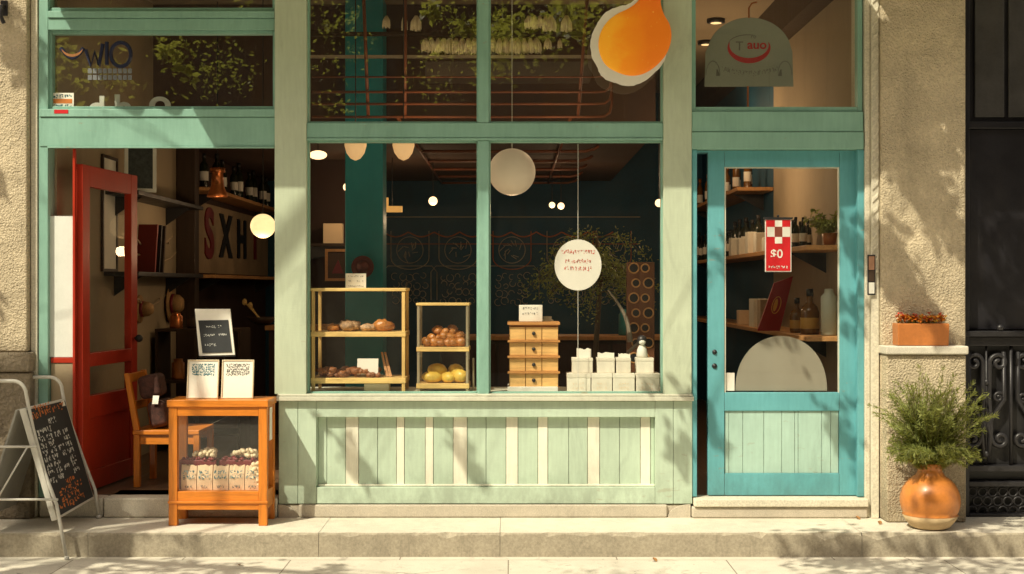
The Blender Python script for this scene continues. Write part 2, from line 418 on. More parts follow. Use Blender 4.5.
# raised stone ledge along the shop fronts
YE = -.52
def jag_slab(b, x0, x1, y0, y1, z0, z1, seed):
    """a worn slab: its front arris is nicked"""
    n = max(2, int((x1-x0)/.03)); top = []; fr = []; bk = []; lo = []
    for i in range(n+1):
        x = x0+(x1-x0)*i/n
        k = max(0, mnoise.noise(Vector((x*7, seed, 0)))-.10)*.07+max(0, mnoise.noise(Vector((x*26, seed+4, 0)))-.15)*.05
        top.append(b.v((x, y0+.008+k, z1))); fr.append(b.v((x, y0, z1-.008-k*.8))); bk.append(b.v((x, y1, z1))); lo.append(b.v((x, y0, z0)))
    for i in range(n):
        b.f([top[i], top[i+1], bk[i+1], bk[i]]); b.mi = 1
        b.f([fr[i], fr[i+1], top[i+1], top[i]]); b.f([lo[i], lo[i+1], fr[i+1], fr[i]]); b.mi = 0
b = MB()
xs = [-6, -3.9, X(88, YE), X(142, YE)+1.0, X(500, YE), X(862, YE), 3.9, 6]
for i, (p, q) in enumerate(zip(xs, xs[1:])): jag_slab(b, p+.0012, q-.0012, YE, .25, GZ-.02, -.0005*(i % 2), i*3.7)
struct(b.build('stone_ledge', [M_LEDGE, M_KERBF]))

# ---------------------------------------------------------------- the shop building
B = thing('shop_building', (0, 0, 0), 'mint green timber shopfront with big panes, red and turquoise doors between stucco pillars', 'building')
TOPZ = 3.34
# stucco pillars
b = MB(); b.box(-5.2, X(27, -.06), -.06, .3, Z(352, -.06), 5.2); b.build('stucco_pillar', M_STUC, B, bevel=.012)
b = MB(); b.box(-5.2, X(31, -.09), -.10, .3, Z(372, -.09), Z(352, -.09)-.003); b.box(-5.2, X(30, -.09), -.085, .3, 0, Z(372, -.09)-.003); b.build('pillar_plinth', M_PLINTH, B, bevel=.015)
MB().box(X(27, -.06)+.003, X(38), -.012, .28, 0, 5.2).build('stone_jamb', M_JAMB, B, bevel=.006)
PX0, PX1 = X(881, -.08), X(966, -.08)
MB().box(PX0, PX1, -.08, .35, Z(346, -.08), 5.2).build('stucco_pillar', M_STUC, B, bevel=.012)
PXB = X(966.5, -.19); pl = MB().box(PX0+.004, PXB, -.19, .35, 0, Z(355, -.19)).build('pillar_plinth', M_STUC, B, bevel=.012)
MB().box(PX0-.006, PXB+.008, -.212, .35, Z(355, -.2)+.002, Z(346, -.2)).build('ledge_cap', M_LEDGE, pl, bevel=.01)
# moulded stone jamb beside the turquoise door
b = MB(); jx0, jx1 = X(864), PX0-.003
b.box(jx0, jx0+.03, -.025, .3, 0, 5.2); b.box(jx0+.033, jx1, -.05, .3, 0, 5.2)
for i in range(46): # carved chevrons
    z = 1.45+i*.075
    b.prism([(jx0+.036, z), (jx1-.006, z+.035), (jx1-.006, z+.062), (jx0+.036, z+.027)], -.058, -.0502)
b.build('stone_jamb', M_JAMB, B, bevel=.005)
# timber frame of the left bay
fz0 = FLOOR
b = MB()
b.box(X(38)+.002, X(48), -.0, .12, fz0, TOPZ)
b.build('frame_post', M_FRAME, B, bevel=.004)
def frame_rect(b, px0, px1, py0, py1, w, y0, y1):
    """four sticks around an opening given by its outer pixels"""
    x0, x1, z0, z1 = X(px0), X(px1), Z(py1), Z(py0)
    b.box(x0, x0+w, y0, y1, z0, z1); b.box(x1-w, x1, y0, y1, z0, z1)
    b.box(x0+w+.0005, x1-w-.0005, y0+.001, y1, z0, z0+w); b.box(x0+w+.0005, x1-w-.0005, y0+.001, y1, z1-w, z1)
def window(px0, px1, py0, py1, w, m=M_FRAME, y0=.02, y1=.08, top=None, name='window', frame=True, dark=False):
    b = MB(); x0, x1, z0 = X(px0), X(px1), Z(py1); z1 = top if top else Z(py0)
    b.box(x0, x0+w, y0, y1, z0, z1); b.box(x1-w, x1, y0, y1, z0, z1)
    b.box(x0+w+.0005, x1-w-.0005, y0+.001, y1, z0, z0+w); b.box(x0+w+.0005, x1-w-.0005, y0+.001, y1, z1-w, z1)
    o = b.build(name, m, B, bevel=.003)
    MB().quad((x0+w*.8, (y0+y1)/2, z0+w*.8), (x1-w*.8, (y0+y1)/2, z0+w*.8), (x1-w*.8, (y0+y1)/2, z1-w*.8), (x0+w*.8, (y0+y1)/2, z1-w*.8)).build('pane', M_GLASSU if py1 < 130 else M_GLASS, o)
    return o
# left bay, from the top: fixed light, beam, fanlight, deep beam over the doorway
window(44.5, 276, -30, 11, .025, top=TOPZ)
b = MB(); b.box(X(48)+.001, X(275)-.001, -.012, .1, Z(18), Z(11)-.001); b.box(X(48)+.001, X(275)-.001, -.002, .1, Z(30), Z(18)-.002); b.build('frame_beam', M_FRAME, B, bevel=.004)
window(47.5, 275.5, 30, 109, .02)
b = MB(); b.box(X(40), X(278), -.014, .1, Z(117), Z(109)-.001); b.box(X(40), X(278), -.006, .1, Z(146.5), Z(117)-.002); b.box(X(48), X(275), -.018, .0, Z(148.5), Z(146.5)-.001)
b.build('frame_beam', M_FRAME, B, bevel=.004)
# pilasters
for a, c in ((275, 307), (663, 691.5)):
    b = MB(); b.box(X(a)+.0006, X(c)-.0006, -.02, .12, Z(394), TOPZ); b.build('pilaster', M_PIL, B, bevel=.005)
    b = MB()
# central window: transom, mullion, four panes
b = MB(); b.box(X(307), X(663), -.008, .1, Z(138), Z(123)); b.box(X(307), X(663), -.016, .06, Z(140.5), Z(138)-.001); b.build('transom_bar', M_FRAME, B, bevel=.004)
b = MB(); b.box(X(478), X(489), -.006, .1, Z(394), Z(140.5)-.001); b.box(X(478), X(489), -.006, .1, Z(123)+.001, TOPZ); b.build('mullion', M_FRAME, B, bevel=.004)
window(306.5, 478.5, 140, 394, .012); window(488.5, 663.5, 140, 394, .012)
window(306.5, 478.5, 0, 123, .012, top=TOPZ); window(488.5, 663.5, 0, 123, .012, top=TOPZ)
# right bay: fanlight, beams
window(691, 863, 0, 111.5, .03, top=TOPZ, y0=.01)
b = MB(); b.box(X(691.5), X(863), -.012, .1, Z(132), Z(111.5)-.001); b.box(X(691.5), X(863), -.022, .1, Z(149.5), Z(132)-.002); b.build('frame_beam', M_FRAME, B, bevel=.005)
# facade above, closing the front to the roof
MB().box(-5.2, PX1, .0, .35, TOPZ+.14, 5.2).build('upper_wall', M_STUC, B)
MB().box(X(38), X(864), -.03, .12, TOPZ+.001, TOPZ+.138).build('head_beam', M_FRAME, B, bevel=.006)
# unseen canopies above the front, cut and split to throw shade and a light slit
def shade_canopy(x0, x1, L, z=3.42, scallop=0):
    pts = [(x0, .0)]; n = max(1, int(round((x1-x0)/.3)))
    if scallop:
        for i in range(n):
            for k in range(8):
                t = (i+k/8)/n; pts.append((x0+(x1-x0)*t, -L-scallop*math.sin(PI*k/8)))
        pts.append((x1, -L)); pts.append((x1, 0))
    else: pts += [(x0, -L), (x1, -L), (x1, 0)]
    b = MB(); lo = [b.v((p[0], p[1]-.001, z)) for p in pts]; hi = [b.v((p[0], p[1]-.001, z+.05)) for p in pts]
    b.f(lo); b.f(list(reversed(hi)))
    for i in range(len(lo)): b.f([lo[i], lo[(i+1) % len(lo)], hi[(i+1) % len(lo)], hi[i]])
    return b.build('shade_canopy', M_SILL, B)
shade_canopy(-2.93, -2.46, .57, scallop=.07)
shade_canopy(-2.455, 1.96, .92)
shade_canopy(2.03, 3.3, .92)
# sill and stall riser
b = MB(); b.box(X(277), X(693), -.045, .02, Z(400.5), Z(396)); b.box(X(278), X(692), -.036, .55, Z(396)+.001, Z(393.6)); b.build('window_sill', M_SILL, B, bevel=.004)
ry0 = -.012
b = MB()
zt, zb = Z(401), Z(503.5)
for a, c in ((279, 298), (298.3, 316.5), (655, 673), (673.3, 692)): b.box(X(a), X(c), ry0, .05, zb, zt)
b.box(X(316.5)+.0005, X(655)-.0005, ry0+.001, .05, Z(417), zt-.001); b.box(X(316.5)+.0005, X(655)-.0005, ry0+.001, .05, zb+.001, Z(487))
b.box(X(316.5), X(317.5), ry0+.03, .05, Z(487), Z(417))
st = b.build('stall_riser', M_RISER, B, bevel=.003)
b = MB()
for a, c, k in [(317.5, 326, 0), (326, 345, 0), (345, 358, 1), (358, 377, 0), (377, 396, 0), (396, 404, 1), (404, 425, 0), (425, 433, 1), (433, 453, 0), (453, 467, 1), (467, 486, 0), (486, 506, 0), (506, 518, 1), (518, 538, 0), (538, 548, 1), (548, 569, 0), (569, 588, 0), (588, 600, 1), (600, 620, 0), (620, 641, 0), (641, 651, 1), (651, 655, 0)]:
    b.mi = k; b.box(X(a)+.0012, X(c)-.0012, .036-(.004 if k else 0), .06, Z(487)+.0005, Z(417)-.0005)
b.build('board_panel', [M_RISER, M_CREAM], st, bevel=.002)
b = MB(); t = .012
b.box(X(317.5), X(655), .018, .036, Z(487)+.001, Z(487)+.001+t); b.build('panel_bead', M_CREAM, st, bevel=.003)
# stone plinth under the riser, door steps
b = MB(); b.box(X(279), X(690), -.004, .2, 0, Z(504)-.001); b.box(X(299), X(667), -.026, -.0042, 0, Z(504)); b.build('stone_plinth', M_PALE, B, bevel=.012)
for a, c, s_ in ((279, 298.5, 1), (667.5, 690, -1)): # quarter-round corner blocks
    b = MB(); x0, x1 = X(a), X(c); w = x1-x0
    pts = [(x0, 0), (x1, 0)] ; arc = []
    for i in range(9):
        q = PI/2*i/8
        arc.append((x0+w*math.cos(q)*1.0, Z(504)*math.sin(q)) if s_ == 1 else (x1-w*math.cos(q), Z(504)*math.sin(q)))
    poly = ([(x0, 0)]+arc) if s_ == 1 else ([(x1, 0)]+list(arc))
    b.prism(poly, -.024, .1)
    b.build('corner_block', M_PALE, B)
b = MB(); b.box(X(105), X(278), -.03, .3, 0, FLOOR); b.box(X(40), X(104), -.02, .3, 0, FLOOR-.002); b.build('door_step', M_LEDGE, B, bevel=.012)
b = MB(); b.box(X(691), X(866), -.05, .3, 0, .068); b.build('door_step', M_PALE, B, bevel=.012)
MB().box(X(693), X(866), -.065, .3, .0695, .118).build('threshold', M_JAMB, B, bevel=.008)
# ---- turquoise door
b = MB(); b.box(X(691.7), X(697), -.004, .16, .123, Z(149.5)); b.box(X(857.5), X(864), -.004, .16, .123, Z(149.5)); b.box(X(697), X(857.5), .05, .16, Z(151.5), Z(149.5)-.001)
b.build('door_frame', M_DOOR, B, bevel=.004)
DY = .05
def dX(px): return X(px, DY)
def dZ(py): return Z(py, DY)
b = MB(); dt = .045
b.box(dX(708), dX(724.5), DY, DY+dt, dZ(495.5), dZ(152)); b.box(dX(839.5), dX(857), DY, DY+dt, dZ(495.5), dZ(152))
b.box(dX(724.5)+.0004, dX(839.5)-.0004, DY+.001, DY+dt, dZ(167), dZ(152)); b.box(dX(724.5)+.0004, dX(839.5)-.0004, DY+.001, DY+dt, dZ(411), dZ(392.5)); b.box(dX(724.5)+.0004, dX(839.5)-.0004, DY+.001, DY+dt, dZ(495.5), dZ(473.5))
door = b.build('door', M_DOOR, B, bevel=.004)
b = MB()
for a, c in ((725, 729), (729.3, 743), (743.3, 764), (764.3, 782), (782.3, 795), (795.3, 798.5), (798.8, 822), (822.3, 831), (831.3, 839)): b.box(dX(a), dX(c), DY+.012, DY+.035, dZ(473.5)+.0005, dZ(411)-.0005)
b.build('board_panel', M_DOORP, door, bevel=.002)
gy = DY+.022
MB().quad((dX(724), gy, dZ(393)), (dX(840), gy, dZ(393)), (dX(840), gy, dZ(166)), (dX(724), gy, dZ(166))).build('pane', M_GLASS, door)
b = MB()
for a, c, e, g in ((724.5, 726, 392.5, 167), (838.3, 839.5, 392.5, 167)): b.box(dX(a), dX(c), DY+.006, DY+.02, dZ(e), dZ(g))
b.box(dX(726), dX(838.3), DY+.006, DY+.02, dZ(168.2), dZ(167)); b.build('glazing_bead', M_SILL, door)
b = MB(); cx = dX(782); w = dX(828)-cx; zb_ = dZ(391); h = dZ(336)-zb_
pts = [(cx-w, zb_)]+[(cx-w*math.cos(PI*i/40), zb_+h*max(0, math.sin(PI*i/40))**.9) for i in range(1, 40)]+[(cx+w, zb_)]
b.f([b.v((p[0], gy+.004, p[1])) for p in pts]); 
Nf = NT('frosted_arch'); dfz = Nf.bsdf(Nf.ramp(Nf.noise(3, 4), [(.3, (.42, .39, .3)), (.7, (.5, .47, .37))]), .55); trn = Nf.n('ShaderNodeBsdfTransparent'); mxs = Nf.n('ShaderNodeMixShader'); mxs.inputs[0].default_value = .62
Nf.link(trn.outputs[0], mxs.inputs[1]); Nf.link(dfz.outputs[0], mxs.inputs[2])
b.build('frosted_arch', Nf.done(mxs), door)
for py, r in ((352, .012), (366, .013)):
    b = MB(); p = Vector((dX(714.5), DY-.001, dZ(py)))
    b.lathe([(r*1.25, 0), (r*1.25, .003), (r, .006), (r*.55, .008), (r*.5, .012)], p, 16, Matrix.Rotation(PI/2, 3, 'X'))
    b.build('lock', M_IRON, door, smooth=True)
b = MB(); b.box(dX(724.8), dX(735), gy-.004, gy-.001, dZ(391), dZ(373)); b.build('paper_note', M_PAPER, door)
# ---- red door, opened inwards
hx, hy = -2.645, .06; fx, fy = -2.555, .92
u = (Vector((fx, fy, 0))-Vector((hx, hy, 0))); DW = u.length; u.normalize(); ang = math.atan2(u.y, u.x)
MR = Matrix.Translation((hx, hy, 0)) @ Matrix.Rotation(ang, 4, 'Z')
def rz(py, Y): return Z(py, Y)
zt_, zb_ = 2.145, FLOOR+.012
b = MB(); s = .105
b.box(0, s, -.025, .025, zb_, zt_, MR); b.box(DW-s, DW, -.025, .025, zb_, zt_, MR)
for z0, z1 in ((zt_-.13, zt_), (.90, .985), (.58, .72), (zb_, zb_+.12)): b.box(s+.0005, DW-s-.0005, -.024, .024, z0, z1, MR)
rd = b.build('door', M_RED, B, bevel=.004); rd['label'] = 'glazed red timber door standing open inwards'
MB().box(s, DW-s, -.012, .012, zb_+.12, .58, MR).build('lower_panel', M_RED, rd, bevel=.003)
for z0, z1 in ((.985, zt_-.13), (.72, .90)):
    MB().quad(*[MR @ Vector(p) for p in ((s, 0, z0), (DW-s, 0, z0), (DW-s, 0, z1), (s, 0, z1))]).build('pane', M_GLASSD, rd)
b = MB(); p = MR @ Vector((DW-.05, -.03, 1.05)); b.ball(p+Vector((.03, -.02, 0)), .026); b.tube([p, p+Vector((.03, -.02, 0))], .01); b.build('door_knob', M_BLACK, rd, smooth=True)
# fixed sidelight left of the red door: pale sheet over a red rail
b = MB(); b.box(X(49), X(74.5, .03), .03, .05, Z(363, .03), Z(357.5, .03)); b.box(X(72.5, .02), X(75, .02), .02, .05, FLOOR, Z(148)); sl = b.build('sidelight', M_RED, B, bevel=.003)
MB().box(X(49.5, .03), X(73, .03), .034, .044, Z(357, .03), Z(216, .03)).build('pale_sheet', mat('pale_sheet', (.72, .73, .68), .5, .06), sl)
MB().box(X(49), X(72), .036, .046, FLOOR, Z(363.5, .03)).build('lower_panel', M_BEIGEW, sl)
# ---- inside: floor, walls, ceiling
LWX, RWX, BY, CZ = -2.80, 2.16, 7.0, 3.6
MB().quad((LWX, .1, FLOOR), (RWX, .1, FLOOR), (RWX, BY, FLOOR), (LWX, BY, FLOOR)).build('interior_floor', M_FLOOR, B)
MB().quad((LWX, .1, CZ), (LWX, BY, CZ), (RWX, BY, CZ), (RWX, .1, CZ)).build('interior_ceiling', M_CEIL, B)
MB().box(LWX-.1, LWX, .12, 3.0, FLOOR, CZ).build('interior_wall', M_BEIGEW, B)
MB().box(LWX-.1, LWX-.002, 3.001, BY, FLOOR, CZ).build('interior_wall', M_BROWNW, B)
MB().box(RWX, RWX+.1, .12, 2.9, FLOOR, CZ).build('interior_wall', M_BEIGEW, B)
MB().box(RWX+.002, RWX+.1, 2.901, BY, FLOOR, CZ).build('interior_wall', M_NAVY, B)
bw = MB().box(LWX-.1, RWX+.1, BY, BY+.1, FLOOR, CZ).build('interior_wall', M_NAVY, B)
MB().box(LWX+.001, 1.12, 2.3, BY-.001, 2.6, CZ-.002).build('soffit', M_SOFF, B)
MB().box(RWX-.14, RWX-.001, .2, BY, 3.32, CZ-.001).build('ceiling_beam', M_DARKW, B)
MB().box(X(345, 2), X(383, 2), 2.0, 2.28, FLOOR, CZ-.001).build('column', M_TEALC, B, bevel=.01)
MB().box(LWX+.001, LWX+.16, 3.0, 3.14, FLOOR, 2.598).build('column', M_DARKW, B, bevel=.006)
MB().box(X(278), X(692), .5, .53, FLOOR, Z(396)).build('riser_back', M_DARKW, B)
MB().box(-5.2, PX1, BY+.1, BY+.2, 0, 5.2).build('rear_wall', M_STUC, B)
MB().box(-5.2, PX1, .35, BY+.2, 5.05, 5.2).build('roof', M_STUC, B)
# mural of arches and medallions drawn in fine lines on the far wall
my = BY-.012
def wx(px): return X(px, BY)
def wz(py): return Z(py, BY)
b = MB()
def line(pts, r=.006, mi=0): b.mi = mi; b.tube([(p[0], my, p[1]) for p in pts], r*.7, 4)
sc = []
for i in range(0, 121):
    t = i/120; sc.append((wx(383+230*t), wz(232)-abs(math.sin(t*PI*9))*.055))
line(sc, .011, 1); line([(wx(383), wz(217)), (wx(640), wz(217))], .008, 0)
line([(wx(383), wz(244)), (wx(640), wz(244))], .006, 1)
for cx in (410, 458, 512, 566, 612):
    pts = [(wx(cx-19), wz(231)), (wx(cx-19), wz(258))]+[(wx(cx)-.216*math.cos(PI*i/12), wz(258)-.13*math.sin(PI*i/12)) for i in range(13)]+[(wx(cx+19), wz(258)), (wx(cx+19), wz(231))]
    line(pts, .007, 0 if cx % 4 else 1)
    line(circ(wx(cx), wz(250), .15, 28), .006)
    for k in range(12):
        a = rng.random()*6.3; r0 = rng.uniform(.02, .1); line([(wx(cx)+r0*math.cos(a), wz(250)+r0*math.sin(a)), (wx(cx)+(r0+.05)*math.cos(a+.6), wz(250)+(r0+.05)*math.sin(a+.6))], .006)
    line([(wx(cx-27), wz(300)), (wx(cx-27), wz(272)), (wx(cx-22), wz(266)), (wx(cx+22), wz(266)), (wx(cx+27), wz(272)), (wx(cx+27), wz(300))], .006)
    for i in range(5):
        for j in range(4): a_ = rng.random()*6; line(circ(wx(cx-14+i*7+rng.uniform(-1.5, 1.5)), wz(277+j*8+rng.uniform(-1.5, 1.5)), rng.uniform(.024, .042), 10, a_, a_+rng.uniform(3.5, 6)), .005)
b.build('line_mural', [M_LINE, M_LINEO], B)
# left-wall lettering: tall display letters on a pale backing board between two shelves
lb = thing('letter_board', (LWX+.02, 5.2, 1.55), 'pale board with tall dark letters SXH on the inner wall', 'sign')
MB().box(LWX+.003, LWX+.03, 3.5, 7-.02, 1.52, 2.15).build('board', mat('letter_board', (.34, .25, .15), .7, .3, 3, 40), lb)
for ch, y, sz in (('S', 4.05, .62), ('X', 4.75, .55), ('H', 5.5, .52), ('I', 6.2, .5)):
    text('letter', ch, sz, (LWX+.036, y, 1.86), M_BERRY if ch in 'SI' else M_BLACK, lb, (PI/2, 0, PI/2), .008, sx=1.25, bold=.02)
def shelf(x0, x1, y0, y1, z, label, m=M_SHELF, th=.03, brackets=True):
    t = thing('wall_shelf', ((x0+x1)/2, (y0+y1)/2, z-th), label, 'shelf', 'wall shelves inside the shop')
    MB().box(x0, x1, y0, y1, z-th, z).build('board', m, t, bevel=.003)
    for y in (y0+.12*(y1-y0), y0+.85*(y1-y0)):
        b = MB(); wallx, tip = (x0, x1) if x0 < 0 else (x1, x0)
        if wallx < 0: b.prism([(wallx+.001, z-th-.001), (tip-.04, z-th-.001), (wallx+.001, z-th-.14)], y, y+.012)
        else: b.prism([(wallx-.001, z-th-.001), (tip+.04, z-th-.001), (wallx-.001, z-th-.14)], y, y+.012)
        b.build('bracket', M_BLACK, t)
    return t
shelf(LWX+.001, LWX+.26, 3.15, 6.95, 2.24, 'long wooden shelf above the dark SXH letters')
shelf(LWX+.001, LWX+.3, 3.15, 6.95, 1.5, 'long wooden shelf just under the dark SXH letters')
shelf(LWX+.001, LWX+.24, 1.05, 2.95, 2.06, 'upper black shelf on the pale wall behind the red door', M_BLACK)
shelf(LWX+.001, LWX+.24, 1.05, 2.95, 1.5, 'lower black shelf on the pale wall behind the red door', M_BLACK)
for z, y1, l in ((2.22, 6.4, 'top wooden shelf seen through the turquoise door'), (1.66, 6.4, 'middle wooden shelf seen through the turquoise door'), (1.08, 6.4, 'lowest wooden shelf seen through the turquoise door')):
    shelf(1.86, RWX-.001, .34 if z < 2 else 2.9, y1, z, l)
shelf(-2.0, -1.32, 4.25, 4.5, 1.80, 'small dark shelf left of the teal column', M_DARKW)

# ================================================================ GOODS IN THE WINDOW
LZ = Z(393.6)+.0008
class PX:
    """pixel helpers at a fixed depth, for measuring off the photograph"""
    def __init__(s, Y): s.Y = Y
    def x(s, px): return X(px, s.Y)
    def z(s, py): return Z(py, s.Y)
P = PX(.10)
def lumps(name, m, label, cat, group, rx, ry, rz, seed, rough=.25, fq=2.5, cuts=0):
    b = MB(); b.ball((0, 0, rz), rx, ry, rz, 16, 10, rough, seed, fq)
    o = b.build(name, m, smooth=True, org=(0, 0, 0)); tag(o, label, cat, group); return o
def place(o, loc, rz=0, k=1, first=False, label=None):
    if not first:
        o = o.copy(); COL.objects.link(o)
    o.location = loc; o.rotation_euler = (0, 0, rz); o.scale = (k, k*rng.uniform(.92, 1.08), k*rng.uniform(.9, 1.1))
    if label: o['label'] = label
    return o
# --- wide bakery case
def case(name, label, x0, x1, y0, y1, z1, shelves, post, m, mz, glassfront=True, top=.02, zb=None):
    t = thing(name, ((x0+x1)/2, (y0+y1)/2, LZ), label, 'display case')
    for xx in (x0, x1-post):
        for yy in (y0, y1-post): MB().box(xx, xx+post, yy, yy+post, LZ, z1-top-.0005).build('post', mz, t, bevel=.002)
    MB().box(x0-.006, x1+.006, y0-.006, y1+.006, z1-top, z1).build('top', m, t, bevel=.004)
    for za, zc in shelves: MB().box(x0-.004, x1+.004, y0-.004, y1+.004, za, zc).build('shelf', m, t, bevel=.003)
    zlo = shelves[-1][0]
    g = MB(); e = post*.5
    if glassfront: g.quad((x0+e, y0+.001, zlo), (x1-e, y0+.001, zlo), (x1-e, y0+.001, z1-top), (x0+e, y0+.001, z1-top))
    g.quad((x0+e, y1-.004, zlo), (x0+e, y0+.004, zlo), (x0+e, y0+.004, z1-top), (x0+e, y1-.004, z1-top)); g.quad((x1-e, y0+.004, zlo), (x1-e, y1-.004, zlo), (x1-e, y1-.004, z1-top), (x1-e, y0+.004, z1-top))
    g.build('pane', M_GLASS2, t); return t
cx0, cx1 = P.x(311.5), P.x(405)
case('bakery_case', 'wide wooden glass case with two shelves of bread, at the left of the window', cx0, cx1, .10, .40, P.z(288), [(P.z(336.8), P.z(331.8)), (P.z(383.5), P.z(378))], .020, M_PINE, M_PINEZ)
s1, s2 = P.z(331.8)+.001, P.z(378)+.001
past = lumps('pastry', M_SUGAR, 'round sugared pastry on the upper shelf of the wide case', 'pastry', 'sugared pastries on the upper shelf', .052, .045, .032, 1, .35, 4)
loaf = lumps('bread_roll', M_CRUST, 'brown crusty roll on the upper shelf of the wide case', 'bread', 'crusty rolls on the upper shelf', .05, .044, .034, 2, .3, 4)
f1 = f2 = True
for px, k, kind in ((331, .7, 1), (336, .6, 1), (347, 1, 0), (353, .95, 0), (367, .8, 0), (373, .75, 0), (382, 1.05, 1), (388, .95, 1)):
    for row in range(2):
        y = .17+row*.11+rng.uniform(-.01, .01); x = X(px+rng.uniform(-1.5, 1.5), y)
        o = loaf if kind else past; fl = f2 if kind else f1
        place(o, (x, y, s1-.002), rng.random()*6, k, fl)
        if kind: f2 = False
        else: f1 = False
nut = lumps('nut_cookie', M_CRUSTD, 'small dark nut cookie heaped on the lower shelf of the wide case', 'cookie', 'dark cookies heaped on the lower shelf', .026, .022, .017, 5, .5, 5)
first = True
for row in range(3):
    for i in range(15):
        y = .14+row*.07; x = X(322+i*3.9+rng.uniform(-1, 1), y)
        place(nut, (x, y, s2-.001+(.022 if rng.random() < .45 else 0)), rng.random()*6, rng.uniform(.9, 1.25), first); first = False
def card(name, label, px0, px1, py0, py1, Y, lean=.12, lines=3, m=M_PAPER, ink=M_INK, cat='card', zb=None):
    """a small written card standing upright, leaning back"""
    x0, x1 = X(px0, Y), X(px1, Y); z0 = Z(py1, Y) if zb is None else zb; h = (py1-py0)*(CAMD+Y)/FPX
    t = thing(name, ((x0+x1)/2, Y, z0), label, cat)
    v = Vector((0, lean, 1)).normalized(); nY = Vector((0, -1, lean)).normalized()
    a = Vector((x0, Y, z0)); b_ = Vector((x1, Y, z0))
    MB().hexa([a, b_, b_+v*h, a+v*h]+[p-nY*.003 for p in (a, b_, b_+v*h, a+v*h)]).build('sheet', m, t)
    if lines:
        b = MB(); w = x1-x0
        for i in range(lines):
            scribble(b, a+v*(h*(.82-.68*i/max(1, lines-1) if lines > 1 else .5)-h*.06)+Vector((w*.12, 0, 0)), (1, 0, 0), v, w*.76, h*.09, 9, rng, t=.0009)
        b.build('writing', ink, t)
    return t
card('label_card', 'white price card standing on top of the wide bakery case', 345.5, 366, 273, 287.4, .2, .05, 3, zb=P.z(288)+.0006)
card('label_card', 'white price card leaning among the dark cookies in the wide case', 357, 378, 359, 375, .13, .25, 0, zb=s2+.02)
bp = thing('wooden_tongs', (X(384, .2), .2, s2), 'dark wooden tongs leaning at the right end of the lower case shelf', 'tongs')
for dx in (0, .02): MB().hexa([Vector((X(384+o_*1, .2)+dx, .2+q, z)) for z, o_ in ((s2+.002, 0), (s2+.16, -6)) for q, in ((0,), (.012,)) for dx2 in (0,)][:0] or [(X(386, .2)+dx, .19, s2+.002), (X(389, .2)+dx, .19, s2+.002), (X(389, .2)+dx, .205, s2+.002), (X(386, .2)+dx, .205, s2+.002), (X(380, .2)+dx, .25, s2+.15), (X(382, .2)+dx, .25, s2+.15), (X(382, .2)+dx, .262, s2+.15), (X(380, .2)+dx, .262, s2+.15)]).build('arm', M_SHELF, bp)
def box_at(name, px0, px1, py0, py1, Y, depth, m, label, cat, group=None, lid=0, seed=0, zb=None, kraft=None):
    x0, x1 = X(px0, Y), X(px1, Y); z1 = Z(py0, Y); z0 = Z(py1, Y) if zb is None else zb
    t = thing(name, ((x0+x1)/2, Y+depth/2, z0), label, cat, group)
    lz = z1-lid if lid else z1
    i_ = .0015 if lid else 0
    MB().box(x0+i_, x1-i_, Y+i_, Y+depth-i_, z0, lz-.0005).build('body', m, t, bevel=.003)
    if lid: MB().box(x0, x1, Y, Y+depth, lz, z1).build('lid', m, t, bevel=.003)
    return t
box_at('paper_packet', 364, 389, 383.8, 393, .16, .1, M_PAPER, 'flat paper packet lying under the wide bakery case', 'packet', zb=LZ)
# --- small case
Ps = PX(.12); sx0, sx1 = Ps.x(417), Ps.x(468.5)
M_STEEL = mat('pale_case_frame', (.50, .42, .28), .3, .12, metallic=.5)
case('pastry_case', 'small tall glass case with brown rolls above yellow buns', sx0, sx1, .12, .36, Ps.z(303), [(Ps.z(351.5), Ps.z(347)), (Ps.z(388.5), Ps.z(383.5))], .016, M_PINE, M_STEEL, top=.016)
q1, q2 = Ps.z(347)+.001, Ps.z(383.5)+.001
roll = lumps('bread_roll', M_CRUST, 'small golden brown roll piled in the top of the small case', 'bread', 'brown rolls piled in the small case', .036, .029, .026, 9, .3, 3.2)
first = True
for lev, (n, a, c) in enumerate(((6, 428, 461), (5, 432, 458), (3, 438, 452))):
    for row in range(3 - (lev > 0)):
        for i in range(n):
            y = .165+row*.06+lev*.02; place(roll, (X(a+(c-a)*i/(n-1)+rng.uniform(-1, 1), y), y, q1-.002+lev*.036), rng.random()*6, rng.uniform(.72, 1.22), first); first = False
bun = lumps('sweet_bun', M_BUN, 'smooth yellow bun in the bottom of the small case', 'bun', 'yellow buns in the small case', .070, .047, .042, 12, .14, 2.6)
first = True
for px, y, dz, k in ((433, .18, 0, .9), (448, .175, 0, .8), (459, .18, 0, 1), (437, .26, .03, 1), (456, .26, .03, .95), (429, .27, 0, .7), (446, .29, .0, .8)):
    place(bun, (X(px, y), y, q2-.002+dz), rng.random()*6, k, first); first = False
# slim steel rods and clip stand between the mullion and the small case
b = MB(); b.tube([(X(473.5, .2), .2, LZ), (X(473.5, .2), .2, Z(358, .2))], .006); b.lathe([(.02, LZ), (.02, LZ+.006)], (X(473.5, .2), .2, 0), 14)
tag(b.build('rod_stand', M_STEEL, org=(X(473.5, .2), .2, LZ)), 'thin steel rod on a round foot beside the small pastry case', 'stand')
